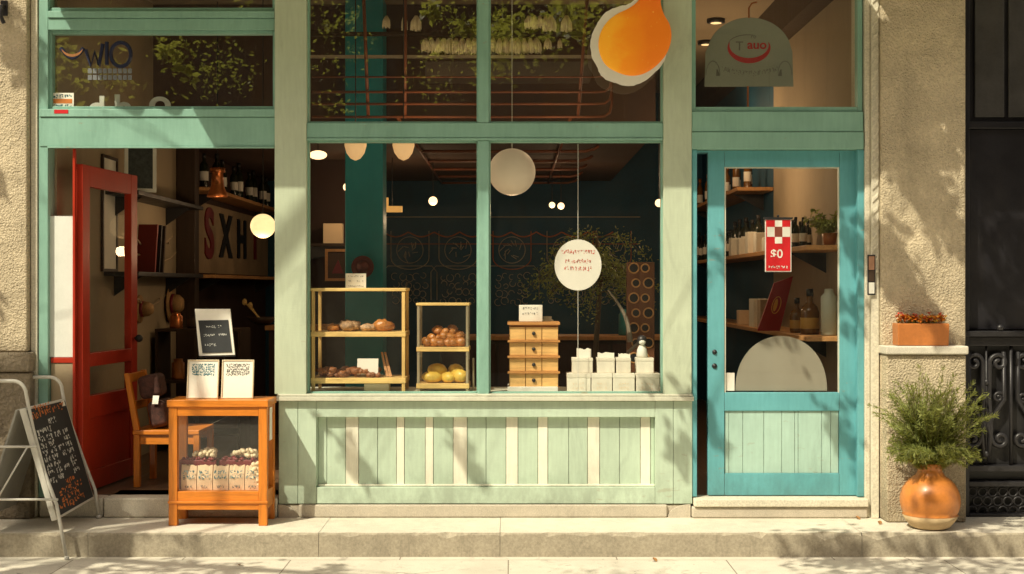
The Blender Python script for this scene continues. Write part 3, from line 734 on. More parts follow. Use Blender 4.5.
# --- drawer chest
Pd = PX(.14); dx0, dx1 = Pd.x(508.5), Pd.x(559)
M_CHEST = wood('chest_wood', (.82, .50, .18), .5, 'x'); M_CHESTL = wood('chest_rail', (.58, .27, .08), .5, 'x')
dc = thing('drawer_chest', ((dx0+dx1)/2, .26, LZ), 'small light wood chest with four rows of drawers, right of the window mullion', 'chest')
MB().box(dx0+.004, dx1-.004, .16, .36, Pd.z(386.5)+.001, Pd.z(325)).build('carcass', M_CHESTL, dc)
MB().box(dx0-.006, dx1+.006, .124, .37, Pd.z(325)+.0005, Pd.z(322)).build('top', M_CHESTL, dc, bevel=.003)
for i in range(4):
    za, zc = Pd.z(340+i*15.6), Pd.z(327+i*15.6)
    if i < 4: MB().box(dx0-.006, dx1+.006, .124, .17, Pd.z(342.3+i*15.6) if i < 3 else Pd.z(387), Pd.z(340+i*15.6)-.0008).build('rail', M_CHESTL, dc, bevel=.002)
    for k in range(3):
        w = (dx1-dx0-.008)/3; xa = dx0+.004+w*k
        d = MB().box(xa+.002, xa+w-.002, .143, .18, za, zc).build('drawer', M_CHEST, dc, bevel=.002)
        if k == 1: MB().ball((xa+w/2, .136, (za+zc)/2), .012, .010, .012, 12, 8).build('knob', M_BLACK, d, smooth=True)
box_at('white_box', 507.5, 558, 386.8, 393, .11, .26, M_WHITE, 'flat white box under the drawer chest', 'box', zb=LZ)
bb = box_at('paper_box', 519, 542.5, 305, 321.6, .18, .07, M_PAPER, 'white paper box with a faint drawing standing on the drawer chest', 'box', zb=Pd.z(322)+.001)
b = MB()
for i in range(2): scribble(b, (X(522, .18), .1795, Z(309.5+i*5, .18)), (1, 0, 0), (0, 0, 1), .1, .014, 6, rng, t=.001)
b.build('drawing', M_INK, bb)
# --- white cartons
M_CART = mat('white_carton', (.80, .76, .64), .7, .1, 5, 50, .15, dirt=.3, orand=.14)
Pc = .13
for i, (a, c, l) in enumerate(((567, 591, 'leftmost white carton of the bottom row'), (591.3, 612.5, 'second white carton of the bottom row, left of the window corner'), (612.8, 635, 'third white carton of the bottom row'), (636, 660, 'rightmost white carton of the bottom row, by the pilaster'))):
    t = box_at('carton', a, c, 373.5, 393, Pc, .16, M_CART, l, 'carton', 'white cartons stacked in the window', lid=.028, zb=LZ)
    b = MB()
    for k in range(2): scribble(b, (X(a+5, Pc), Pc, Z(385+k*4, Pc)), (1, 0, 0), (0, 0, 1), (c-a)*.5*.0062, .014, 5, rng, t=.0008)
    b.build('writing', M_BAG, t)
zt1 = Z(373.5, Pc)+.001
for i, (a, c, l) in enumerate(((572, 593, 'leftmost white carton of the top row'), (597, 615, 'white carton in the middle of the top row'), (616, 631, 'narrow white carton of the top row, right of the middle'), (636.5, 654, 'rightmost white carton of the top row, under the small dark figurine'))):
    box_at('carton', a, c, 358, 373.2, Pc+.02, .12, M_CART, l, 'carton', 'white cartons stacked in the window', lid=.02, zb=zt1)
zt2 = Z(358, Pc+.02)+.001
for a, c, h, l in ((577, 591, 347, 'torn white paper bag on the leftmost upper carton'), (598, 614, 351, 'low white paper bag on the middle upper carton'), (619, 630, 352, 'small white paper bag on the narrow upper carton')):
    b = MB(); x0, x1 = X(a, .18), X(c, .18); n = 8; ya, yb = .165, .235
    for yy in (ya, yb):
        lo = [b.v((x0+(x1-x0)*i/n, yy, zt2)) for i in range(n+1)]; hi = [b.v((x0+(x1-x0)*i/n, yy, Z(h+2+rng.uniform(-.7, 1.2), .18))) for i in range(n+1)]
        for i in range(n): b.f([lo[i], lo[i+1], hi[i+1], hi[i]])
    for xx in (x0, x1): b.quad((xx, ya, zt2), (xx, yb, zt2), (xx, yb, Z(h+2, .18)), (xx, ya, Z(h+2, .18)))
    tag(b.build('paper_bag', M_PAPER, org=((x0+x1)/2, .2, zt2)), l, 'paper bag')
fg = thing('figurine', (X(642, .2), .2, zt2), 'small dark figurine with a white face on the rightmost upper carton', 'figurine')
b = MB(); b.lathe([(.03, 0), (.036, .012), (.03, .05), (.018, .075), (.016, .08)], (X(642, .2), .2, zt2), 16); b.build('body', M_WHITE, fg, smooth=True)
b = MB(); b.ball((X(642, .2), .2, zt2+.105), .032, .03, .034, 16, 10); b.build('head', M_BLACK, fg, smooth=True)
b = MB(); b.ball((X(642, .2), .183, zt2+.095), .022, .018, .018, 12, 8); b.build('face', M_WHITE, fg, smooth=True)
# --- bottle board behind: brown plank with round holes
hb = thing('bottle_board', (X(641, .6), .62, FLOOR), 'tall brown board with round dark bottle holes at the right of the window', 'rack')
x0, x1 = X(627, .6), X(655, .6)
M_HB = wood('hole_board', (.17, .065, .028), .5, 'z')
MB().box(x0, x1, .62, .66, FLOOR, Z(262, .6)).build('board', M_HB, hb, bevel=.006)
for i in range(7):
    for k in range(2):
        c = Vector((x0+(.048 if (i+k) % 2 else .052)+k*.078+(.012 if i % 2 else -.006), .619, Z(268+i*15, .6)))
        r = .026 if (i+k) % 2 else .032
        b = MB(); ring = [(c.x+r*math.cos(q*PI/10), c.y, c.z+r*math.sin(q*PI/10)) for q in range(20)]; b.tube(ring, .005, 6, True); b.mi = 1
        b.lathe([(r*.98, 0), (r*.5, .002)], c, 18, Matrix.Rotation(PI/2, 3, 'X')); b.build('bottle_hole', [M_SHELF, M_BLACK], hb)
b = MB(); pts = []
for i in range(30):
    t = i/29; pts.append((X(608+22*t+6*math.sin(t*PI), .45), .45, Z(290+52*t, .45)))
pts2 = [(p[0]-.06*math.sin(i/29*PI*.9)*(i > 14)-.012, .452, p[2]+.02) for i, p in enumerate(pts)]
b.tube(pts, .006, 6, False, .018); b.tube([(X(640, .45), .45, Z(342, .45)), (X(628, .45), .45, Z(352, .45)), (X(622, .45), .45, LZ+.0)], .012)
tag(b.build('driftwood', mat('grey_driftwood', (.22, .18, .13), .8, .4), org=(X(622, .45), .45, LZ)), 'curving grey driftwood branch behind the white cartons', 'driftwood')
# --- hanging in the window
def oval(px, py, rx, ry, Y, name, label, m, wires):
    S = (CAMD+Y)/FPX; c = Vector((X(px, Y), Y, Z(py, Y)))
    t = thing(name, c, label, 'sign')
    MB().prism(circ(c.x, c.z, rx*S, 48, rz=ry*S)[:-1], Y-.004, Y+.004).build('board', m, t, bevel=.001)
    b = MB()
    for a, d in wires: b.tube([(c.x, Y, Z(a, Y)), (c.x, Y, Z(d, Y))], .0022, 5)
    b.build('wire', M_WHITET, t)
    return t, c, S
t, c, S = oval(578, 265, 23.5, 25.5, .07, 'oval_sign', 'white oval card sign with three lines of red writing hanging in the window', M_WHITE, ((144, 239.5), (290.5, 392)))
b = MB()
for py, w, n in ((252, 34, 13), (261, 26, 10), (268.5, 28, 11)): scribble(b, c+Vector((-w/2*S, -.0045, (265-py-2.2)*S)), (1, 0, 0), (0, 0, 1), w*S, 4.2*S, n, rng, t=.0017, off=.001, gap=.1)
b.build('writing', M_REDINK, t)
# paper globe lantern
Y = .4; c = Vector((X(512, Y), Y, Z(172, Y))); r = 23.5*(CAMD+Y)/FPX
pl = thing('paper_lantern', c-Vector((0, 0, r)), 'big round cream paper globe lantern hanging by the mullion, unlit but given a faint glow', 'lantern')
b = MB(); b.ball(c, r, r, r, 40, 26); b.build('shade', M_PLANT, pl, smooth=True)
b = MB(); b.tube([(c.x, Y, c.z+r), (c.x, Y, CZ-.001)], .0025, 5); b.build('cord', M_PAPER, pl)
for px, l in ((355.5, 'left one of two pale wooden lamps hanging at the top of the left window'), (403.5, 'right one of two pale wooden lamps hanging at the top of the left window')):
    Y = .5; S = (CAMD+Y)/FPX; c = Vector((X(px, Y), Y, Z(144, Y))); r = 11*S
    t = thing('pendant_lamp', (c.x, Y, c.z-.1), l, 'lamp')
    b = MB(); b.lathe([(.004, -16.5*S), (5*S, -14.5*S), (9*S, -9*S), (11*S, -2*S), (11*S, 8*S), (8*S, 14*S), (.01, 16*S)], c, 24); b.build('lamp_shade', glow('wood_lamp_glow', (.9, .5, .2), .55, (.62, .45, .26)), t, smooth=True)
    b = MB(); b.tube([(c.x, Y, c.z+16*S), (c.x, Y, CZ-.001)], .004, 5); b.build('cord', M_BLACK, t)
# orange fruit cut-out hanging before the upper window
Y = -.13; S = (CAMD+Y)/FPX
fr = thing('fruit_sign', (X(632, Y), Y, Z(86, Y)), 'large orange pear-shaped fruit sign with white backing hanging before the upper window', 'sign')
def fruit(pts, k=1, dx=0, dy=0): return [(X(p[0]*1.0+dx, Y), Z(p[1]+dy, Y)) for p in pts]
outer = [(640, -6), (631, 3), (619, 6), (606, 12), (598, 22), (592, 34), (590.5, 46), (592.5, 58), (597, 66), (601, 75), (608, 80), (617, 83), (628, 86), (640, 83), (651, 76), (661, 66), (666, 55), (664, 30), (656, 8), (652, -6)]
inner = [(643, -8), (638, 1), (629, 8), (617, 14), (607, 22), (600.5, 33), (598.5, 45), (601, 57), (607, 66), (617, 72), (629, 75.5), (641, 74.5), (652, 69), (661, 61), (668, 51), (671.5, 38), (670, 25), (664, 14), (661, 4), (659, -8)]
def smooth_poly(pts, n=4):
    out = []; m = len(pts)
    for i in range(m):
        p0, p1, p2, p3 = (Vector(pts[(i+j-1) % m]) for j in range(4))
        for k in range(n):
            t = k/n; out.append(tuple(.5*((2*p1)+(p2-p0)*t+(2*p0-5*p1+4*p2-p3)*t*t+(3*p1-p0-3*p2+p3)*t**3)))
    return out
ob = [(p[0]+rng.uniform(-.35, .35), p[1]+rng.uniform(-.35, .35)) for p in smooth_poly(outer)]
MB().prism(fruit(ob), Y+.006, Y+.016).build('backing', M_PAPER, fr)
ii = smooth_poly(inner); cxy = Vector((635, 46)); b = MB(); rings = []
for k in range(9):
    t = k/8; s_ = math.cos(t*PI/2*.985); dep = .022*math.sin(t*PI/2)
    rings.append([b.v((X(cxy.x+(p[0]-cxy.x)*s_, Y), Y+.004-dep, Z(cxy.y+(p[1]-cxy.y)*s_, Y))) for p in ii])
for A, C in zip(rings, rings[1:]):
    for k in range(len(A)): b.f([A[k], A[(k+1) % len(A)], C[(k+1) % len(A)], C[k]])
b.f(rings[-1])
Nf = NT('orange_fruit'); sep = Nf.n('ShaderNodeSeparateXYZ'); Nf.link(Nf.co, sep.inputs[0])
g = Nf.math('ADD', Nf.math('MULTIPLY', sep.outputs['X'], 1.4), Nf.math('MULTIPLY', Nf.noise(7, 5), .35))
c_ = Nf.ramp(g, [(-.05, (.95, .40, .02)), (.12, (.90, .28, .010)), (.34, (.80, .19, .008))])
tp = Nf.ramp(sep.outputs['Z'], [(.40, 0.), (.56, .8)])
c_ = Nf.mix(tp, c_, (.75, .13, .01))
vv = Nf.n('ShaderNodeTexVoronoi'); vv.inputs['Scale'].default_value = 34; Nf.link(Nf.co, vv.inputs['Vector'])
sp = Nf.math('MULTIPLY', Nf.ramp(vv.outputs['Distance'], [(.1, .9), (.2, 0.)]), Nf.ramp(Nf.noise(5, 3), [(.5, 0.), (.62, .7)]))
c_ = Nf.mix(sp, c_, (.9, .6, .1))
b.build('fruit', Nf.done(Nf.bsdf(c_, .6, 0, .35, Nf.bump(Nf.noise(24, 4), .3, .006), emit=c_, estr=.2)), fr, smooth=True)  # faint glow added to keep the orange bright in the shade
b = MB(); b.tube([(X(648, Y), Y, Z(-7, Y)), (X(648, Y), Y, 3.419)], .004, 5); b.build('wire', M_IRON, fr)

# --- fanlight sign over the turquoise door
Y = .1; S = (CAMD+Y)/FPX
fs = thing('arched_sign', (X(749, Y), Y, Z(108, Y)), 'grey arched shop sign with a red crescent logo, hanging over the turquoise door', 'sign')
pts = [(704.5, 86.5), (705.5, 52)]+[(749.5-42*math.cos(PI*(.06+.88*i/30)), 53-35.5*math.sin(PI*(.06+.88*i/30))) for i in range(31)]+[(792.5, 52), (793.5, 86.5)]
MB().prism([(X(p[0], Y), Z(p[1], Y)) for p in pts], Y, Y+.008).build('board', mat('grey_sign', (.27, .28, .23), .55, .08), fs, bevel=.002)
def sw(pc, a0, a1, rx, ry, wmax, n=30):
    A = []; C = []
    for i in range(n+1):
        t = i/n; a = R(a0+(a1-a0)*t); w = wmax*math.sin(PI*t)**.8+.3
        A.append((pc[0]+(rx+w*.5)*math.cos(a), pc[1]+(ry+w*.9)*math.sin(a))); C.append((pc[0]+(rx-w*.5)*math.cos(a), pc[1]+(ry-w*.2)*math.sin(a)))
    return A, C
def swoosh(name, pc, a0, a1, rx, ry, wmax, m, par, Y, off=.001):
    A, C = sw(pc, a0, a1, rx, ry, wmax); b = MB()
    va = [b.v((X(p[0], Y), Y-off, Z(p[1], Y))) for p in A]; vc = [b.v((X(p[0], Y), Y-off, Z(p[1], Y))) for p in C]
    for i in range(len(A)-1): b.f([va[i], va[i+1], vc[i+1], vc[i]])
    return b.build(name, m, par)
M_LRED = mat('logo_red', (.42, .025, .03), .5); M_LGREY = mat('logo_grey', (.14, .13, .11), .6)
swoosh('crescent', (749, 46.5), -20, 200, 20.5, 12.5, 4.5, M_LRED, fs, Y)
swoosh('arc', (749, 44), 180, 285, 20.5, 9, .5, M_LGREY, fs, Y)
text('lettering', 'T', 13*S, (X(739.5, Y), Y-.001, Z(46.5, Y)), M_LGREY, fs, bold=.0)
text('lettering', 'auo', 12.5*S, (X(757, Y), Y-.001, Z(45, Y)), M_LRED, fs, sx=1.05, bold=.0015)
text('lettering', 'ro', 6*S, (X(753.5, Y), Y-.001, Z(36.5, Y)), M_LGREY, fs)
b = MB()
for i in range(26):
    t = i/25; a = R(150-120*t); px, py = 749-27*math.cos(PI*(1-t)) if False else 722+54*t, 70+4.5*math.sin(PI*t)
    scribble(b, (X(px, Y), Y-.0005, Z(py+1.5, Y)), (1, 0, 0), (0, 0, 1), 2.4*S, 5*S, 1, rng, t=.0012, off=.0006, gap=0)
for s_ in (-1, 1):
    px = 749+s_*36; b.quad(*[(X(px+p[0]*s_, Y), Y-.0012, Z(p[1], Y)) for p in ((-7, 76), (-3, 76), (-3.6, 69), (-5, 70))]); b.tube([(X(px+s_*7*math.cos(q), Y), Y-.001, Z(75-14*math.sin(q), Y)) for q in [PI*i/12 for i in range(13)]], .0016, 4)
b.build('ribbon_drawing', M_LGREY, fs)
b = MB(); b.tube([(X(748, Y), Y+.004, Z(86, Y)), (X(748, Y), Y+.004, Z(110, Y))], .006, 8); b.tube([(X(749, Y), Y+.004, Z(18, Y)), (X(749, Y), Y+.004, Z(8, Y)), (X(752, Y), Y+.004, Z(3, Y)), (X(757, Y), Y+.004, Z(2, Y))], .005, 6); b.build('hanger', M_COPPER, fs)
# --- red hanging price tag on the turquoise door glass
Y = .045; S = (CAMD+Y)/FPX
rt = thing('price_tag', (X(778, Y), Y, Z(272, Y)), 'red hanging price sign with white check squares on the turquoise door', 'sign')
MB().box(X(765, Y), X(791.3, Y), Y, Y+.004, Z(271.8, Y), Z(219.5, Y)).build('edge', M_WHITE, rt)
MB().box(X(766, Y), X(790.3, Y), Y-.003, Y-.0005, Z(270.8, Y), Z(220, Y)).build('panel', M_REDTAG, rt)
b = MB(); b.box(X(763.5, Y), X(792.5, Y), Y-.008, Y+.01, Z(219.5, Y)+.001, Z(217.3, Y)); b.ball((X(778, Y), Y, Z(216, Y)), .008); b.build('hanger_bar', M_BLACK, rt)
b = MB(); q = 24.3/3.6
for a, c, e, g in ((767, 774.5, 227, 236.8), (782.3, 790, 227, 236.8), (774.8, 782, 220.4, 226.7), (774.8, 782, 237, 243.5)): b.box(X(a, Y), X(c, Y), Y-.0042, Y-.0032, Z(g, Y), Z(e, Y))
b.build('check_square', M_WHITE, rt)
MB().box(X(775, Y), X(782, Y), Y-.0042, Y-.0032, Z(236.6, Y), Z(227, Y)).build('check_square', mat('brown_square', (.2, .05, .03), .5), rt)
text('lettering', '$0', 12*S, (X(776.5, Y), Y-.0038, Z(254.2, Y)), M_WHITE, rt, ext=.0006, bold=.001)
b = MB(); scribble(b, (X(768.5, Y), Y-.003, Z(268.3, Y)), (1, 0, 0), (0, 0, 1), 19*S, 2.6*S, 8, rng, t=.0016, off=.0012, gap=0); b.build('writing', M_WHITE, rt)
# --- logo and sticker on the left fanlight
Y = .048; S = (CAMD+Y)/FPX
st_ = thing('window_sticker', (X(63, Y), Y-.004, Z(113, Y)), 'small square sticker with coloured rows in the corner of the left fanlight', 'sticker')
MB().box(X(51.5, Y), X(74, Y), Y-.005, Y-.003, Z(109, Y), Z(93, Y)).build('sheet', M_PAPER, st_)
MB().box(X(55, .0), X(69, .0), -.016, -.0145, Z(113.8, 0), Z(110, 0)).build('red_tab', M_REDTAG, st_)
b = MB(); b.box(X(53, Y), X(72.5, Y), Y-.0062, Y-.0052, Z(103.5, Y), Z(99, Y)); b.build('orange_band', M_CHALKO, st_)
b = MB(); scribble(b, (X(53, Y), Y-.005, Z(98, Y)), (1, 0, 0), (0, 0, 1), 19*S, 3.4*S, 7, rng, t=.003, off=.001, gap=0); scribble(b, (X(53, Y), Y-.005, Z(107.7, Y)), (1, 0, 0), (0, 0, 1), 19*S, 3.2*S, 7, rng, t=.003, off=.001, gap=0); b.build('writing', M_BLUEINK, st_)
lg = thing('window_logo', (X(97, Y), Y-.003, Z(80, Y)), 'dark looping logo lettering with a swoosh on the left fanlight glass', 'lettering')
M_LOGO = mat('logo_navy', (.014, .018, .05), .4)
b = MB()
def stroke(pts, r=.011): b.tube([(X(p[0], Y), Y-.004, Z(p[1], Y)) for p in pts], r, 6)
stroke([(61+i*2.3, 48+10*math.sin(PI*i/10)) for i in range(11)], .012)
stroke([(86, 50), (91, 66), (95, 52), (99, 66), (103, 44)], .012); stroke([(107, 42), (107, 65)], .012)
stroke([(121+10*math.cos(q*PI/12), 54.5+12*math.sin(q*PI/12)) for q in range(25)], .012)
b.build('lettering', M_LOGO, lg)
swoosh('swoosh', (73, 47), 20, 160, 11, 8, 2.2, mat('logo_amber', (.30, .12, .03), .6), lg, Y, .016)
b = MB()
for i in range(9): b.box(X(88+i*5, Y), X(92+i*5, Y), Y-.004, Y-.003, Z(73.5, Y), Z(68.5, Y)); b.box(X(88+i*5, Y), X(92+i*5, Y), Y-.004, Y-.003, Z(80, Y), Z(75, Y))
b.build('grid', mat('logo_pale', (.16, .17, .18), .6), lg)
# white cut-out letters whose lower halves stand behind the beam
wl = thing('cutout_lettering', (X(125, .14), .15, Z(114, .14)), 'white cut-out letters peeping over the beam in the left fanlight', 'lettering')
for ch, px, sz in (('d', 97, 30), ('h', 123, 34), ('o', 160, 36)):
    text('letter', ch, sz*S, (X(px, .15), .15, Z(108 if ch != 'o' else 103, .15)), mat('cutout_white', (.85, .83, .76), .6), wl, ext=.008, sx=1.15, bold=.004)
MB().box(X(60, .14), X(270, .14), .13, .17, Z(119, .14), Z(114.5, .14)).build('rail', M_DARKW, wl)

# ================================================================ OUTSIDE, ON THE LEDGE
# orange display table with glazed front
Yf = -.30; Ss = (CAMD+Yf)/FPX
def fX(px): return X(px, Yf)
def fZ(py): return Z(py, Yf)
tx0, tx1, ty1 = fX(168.5), fX(267), -.035
tb = thing('display_cabinet', ((tx0+tx1)/2, (Yf+ty1)/2, 0), 'orange wooden cabinet with a glass front standing on the stone ledge by the open doorway', 'cabinet')
MB().box(tx0-.008, tx1+.008, Yf-.01, ty1+.006, fZ(407), fZ(400)).build('top', M_ORANGE, tb, bevel=.004)
lw = .050
for xx in (tx0, tx1-lw):
    for yy in (Yf, ty1-lw+.012): MB().box(xx, xx+lw, yy, yy+lw-.012, .0005, fZ(407)-.0005).build('leg', M_ORANGEZ, tb, bevel=.003)
b = MB()
for y0 in (Yf+.003, ty1-.03): b.box(tx0+lw+.0005, tx1-lw-.0005, y0, y0+.027, fZ(416), fZ(407)-.0008)
b.box(tx0+.003, tx0+.03, Yf+lw, ty1-lw, fZ(416), fZ(407)-.0008); b.box(tx1-.03, tx1-.003, Yf+lw, ty1-lw, fZ(416), fZ(407)-.0008); b.build('upper_rail', M_ORANGE, tb, bevel=.002)
b = MB()
for y0 in (Yf+.004, ty1-.03): b.box(tx0+lw+.0005, tx1-lw-.0005, y0, y0+.026, fZ(510), fZ(491.5))
b.box(tx0+.003, tx0+.03, Yf+lw, ty1-lw, fZ(510), fZ(491.5)); b.box(tx1-.03, tx1-.003, Yf+lw, ty1-lw, fZ(510), fZ(491.5)); b.build('lower_rail', M_ORANGE, tb, bevel=.002)
MB().box(tx0-.004, tx1+.004, Yf-.006, Yf+.003, fZ(503.5), fZ(501)).build('moulding', M_ORANGE, tb, bevel=.002)
MB().box(tx0+.031, tx1-.031, Yf+.031, ty1-.031, fZ(491.5)-.02, fZ(491.5)-.002).build('bottom_board', M_ORANGE, tb)
g = MB(); g.quad((tx0+lw, Yf+.02, fZ(491.5)), (tx1-lw, Yf+.02, fZ(491.5)), (tx1-lw, Yf+.02, fZ(416)), (tx0+lw, Yf+.02, fZ(416)))
g.quad((tx1-.02, Yf+lw, fZ(491.5)), (tx1-.02, ty1-lw, fZ(491.5)), (tx1-.02, ty1-lw, fZ(416)), (tx1-.02, Yf+lw, fZ(416))); g.build('pane', M_GLASS2, tb)
MB().box(tx1-.0005, tx1+.003, Yf+.075, Yf+.15, fZ(442), fZ(409)).build('paper_note', M_PAPER, tb)
cz = fZ(491.5)
# paper bags with printed labels, dark red trays with cream blossoms behind
labs = ('leftmost printed paper bag in the orange cabinet', 'second printed paper bag from the left in the orange cabinet', 'middle printed paper bag in the orange cabinet', 'fourth printed paper bag from the left in the orange cabinet', 'rightmost printed paper bag in the orange cabinet')
for i in range(5):
    Y = Yf+.055; x0 = X(181+i*16, Y); x1 = X(196.2+i*16, Y); zt = Z(466, Y)
    t = thing('paper_bag', ((x0+x1)/2, Y+.02, cz), labs[i], 'paper bag', 'printed paper bags in the orange cabinet')
    b = MB(); n = 8
    fr_, bk = [], []
    for yy, L in ((Y, fr_), (Y+.045, bk)):
        lo = [b.v((x0+(x1-x0)*k/n, yy, cz)) for k in range(n+1)]; mi = [b.v((x0+(x1-x0)*k/n, yy-(.006 if yy == Y else -.006)*math.sin(PI*k/n), (cz+zt)/2)) for k in range(n+1)]
        hi = [b.v((x0+(x1-x0)*k/n, Y+.02+(.004 if yy > Y else 0), zt+rng.uniform(-.006, .008))) for k in range(n+1)]
        for k in range(n): b.f([lo[k], lo[k+1], mi[k+1], mi[k]]); b.f([mi[k], mi[k+1], hi[k+1], hi[k]])
        L += [lo, mi, hi]
    for k in (0, n):
        for r_ in (0, 1): b.f([fr_[r_][k], fr_[r_+1][k], bk[r_+1][k], bk[r_][k]])
    b.build('bag', M_BAG, t)
    b = MB(); w = x1-x0
    for r_, py in enumerate((474, 479)): scribble(b, (x0+w*.08, Y-.008, Z(py, Y)), (1, 0, 0), (0, 0, 1), w*.84, .022, 4, rng, t=.0022, off=.001, gap=.1)
    b.build('label_print', M_BLUEINK, t)
    b = MB(); scribble(b, (x0+w*.25, Y-.006, Z(488.3, Y)), (1, 0, 0), (0, 0, 1), w*.5, .018, 3, rng, t=.0018, off=.002, gap=0); b.build('price_print', M_INK, t)
for a, c, l in ((181, 218, 'left dark red tray of cream blossoms'), (221, 258, 'right dark red tray of cream blossoms')):
    Y = -.16; t = thing('blossom_tray', (X((a+c)/2, Y), Y, cz), l+' behind the paper bags', 'tray')
    MB().box(X(a, Y), X(c, Y), Y-.05, Y+.06, cz, Z(459, Y)).build('tray', M_BERRY, t, bevel=.006)
    for part, m, n, r in (('berry', M_BERRY, 30, .012), ('blossom', M_POPC, 46, .013)):
        b = MB()
        for k in range(n):
            px = rng.uniform(a+2, c-2) if part == 'berry' else (a+c)/2+8+rng.gauss(0, 7); px = max(a+3, min(c-3, px))
            b.ball((X(px, Y), Y+rng.uniform(-.05, .04), Z(459, Y)+(.004 if part == 'berry' else .016+rng.random()*.045*(1-abs(px-(a+c)/2-8)/30))), r*rng.uniform(.7, 1.2), None, None, 8, 6, .4, k)
        b.build(part+'_heap', m, t, smooth=True)
bl = MB()
for k in range(40): bl.ball((X(261+rng.uniform(-4, 4), -.22)-.02, -.225+rng.uniform(-.02, .02), cz+.02+rng.random()*.16*(.6+.4*rng.random())), .014*rng.uniform(.7, 1.2), None, None, 8, 6, .4, k)
tag(bl.build('blossom_bunch', M_POPC, smooth=True, org=(X(261, -.22), -.22, cz)), 'upright bunch of cream blossoms at the right end of the orange cabinet', 'flowers')
# framed menus on top
tz = fZ(400)+.001
def framed(name, px0, px1, py0, py1, Y, lean, label, cat, ink, mF, w=.0075, lines=2):
    S = (CAMD+Y)/FPX; x0, x1 = X(px0, Y), X(px1, Y); h = (py1-py0)*S
    t = thing(name, ((x0+x1)/2, Y, tz), label, cat)
    v = Vector((0, lean, 1)).normalized(); nn = Vector((0, -1, lean)).normalized(); a = Vector((x0, Y, tz)); ux = Vector((1, 0, 0))
    Mx = Matrix((( 1, 0, 0, a.x), (0, -nn.y, v.y, a.y), (0, -nn.z, v.z, a.z), (0, 0, 0, 1)))
    W = x1-x0; b = MB()
    b.box(0, w, -.006, .012, 0, h, Mx); b.box(W-w, W, -.006, .012, 0, h, Mx); b.box(w+.0004, W-w-.0004, -.0055, .012, 0, w, Mx); b.box(w+.0004, W-w-.0004, -.0055, .012, h-w, h, Mx)
    b.build('frame', mF, t, bevel=.002); MB().box(w, W-w, .0, .008, w, h-w, Mx).build('sheet', M_PAPER, t)
    b = MB()
    for i in range(5): scribble(b, Mx @ Vector((W*.14, 0, h*(.84-.062*i))), ux, v, W*.72, h*.055, 12, rng, t=.0024, off=.001, gap=.05)
    b.build('writing', ink, t)
    b = MB(); b.hexa([Mx @ Vector(p) for p in ((W*.4, .013, h*.7), (W*.6, .013, h*.7), (W*.6, .017, h*.7), (W*.4, .017, h*.7), (W*.4, .012+.11, .012-.0), (W*.6, .012+.11, .012), (W*.6, .126, .012), (W*.4, .126, .012))]); b.build('easel_leg', mF, t)
    return t
M_MENUF = mat('pale_menu_frame', (.66, .55, .38), .5, .1)
framed('framed_menu', 186.5, 218, 360.5, 399.5, -.215, .16, 'left pale framed menu with blue-green heading on the orange cabinet', 'menu', M_BLUEINK, M_MENUF)
framed('framed_menu', 221, 253, 360.5, 399.5, -.215, .16, 'right pale framed menu with grey heading on the orange cabinet', 'menu', M_LGREY, M_MENUF)
# small chalk sign on a wire easel behind them
Y = -.09
sg = thing('chalk_sign', (X(217, Y), Y, tz), 'small tilted chalkboard sign on a wire stand behind the framed menus', 'sign')
S = (CAMD+Y)/FPX
c4 = [(199, 356), (235, 355), (229, 309), (193.5, 309)]; v4 = [Vector((X(p[0], Y), Y+(.03 if i > 1 else 0), Z(p[1], Y))) for i, p in enumerate(c4)]
MB().hexa(v4+[p+Vector((0, .012, 0)) for p in v4]).build('frame', M_PAPER, sg, bevel=.002)
cI = [(202.5, 353), (232, 352), (227.5, 320), (197.5, 320.5)]; vI = [Vector((X(p[0], Y), Y-.003+(.022 if i > 1 else 0), Z(p[1], Y))) for i, p in enumerate(cI)]
MB().hexa(vI+[p+Vector((0, .002, 0)) for p in vI]).build('slate', M_CHALKB, sg)
b = MB(); uu = (vI[1]-vI[0]).normalized(); vv_ = (vI[3]-vI[0]).normalized()
for i, (s_, w) in enumerate(((.76, .7), (.5, .4), (.5, .3), (.2, .5))): scribble(b, vI[0]+vv_*(vI[3]-vI[0]).length*s_+uu*(.02+.09*(i == 2)), uu, vv_, .17*w, .014, 7, rng, t=.0012)
b.build('writing', M_CHALK, sg)
b = MB(); scribble(b, v4[3]+Vector((.07, -.002, -.045)), uu, vv_, .06, .03, 4, rng, t=.0015, off=.0015, gap=0); b.build('heading', M_INK, sg)
b = MB()
for sx_ in (-.06, .06): b.tube([(X(217, Y)+sx_*1.2, Y-.02, tz+.003), (X(217, Y)+sx_*.8, Y+.02, tz+.14), (X(217, Y)+sx_*.6, Y+.03, Z(357, Y)+.01)], .003, 6)
b.tube([(X(199, Y), Y-.012, Z(357, Y)), (X(236, Y), Y-.012, Z(356, Y))], .003, 6); b.tube([(X(217, Y), Y+.03, Z(357, Y)+.05), (X(217, Y), Y+.045, tz+.003)], .003, 6)
b.build('wire_stand', M_IRON, sg)
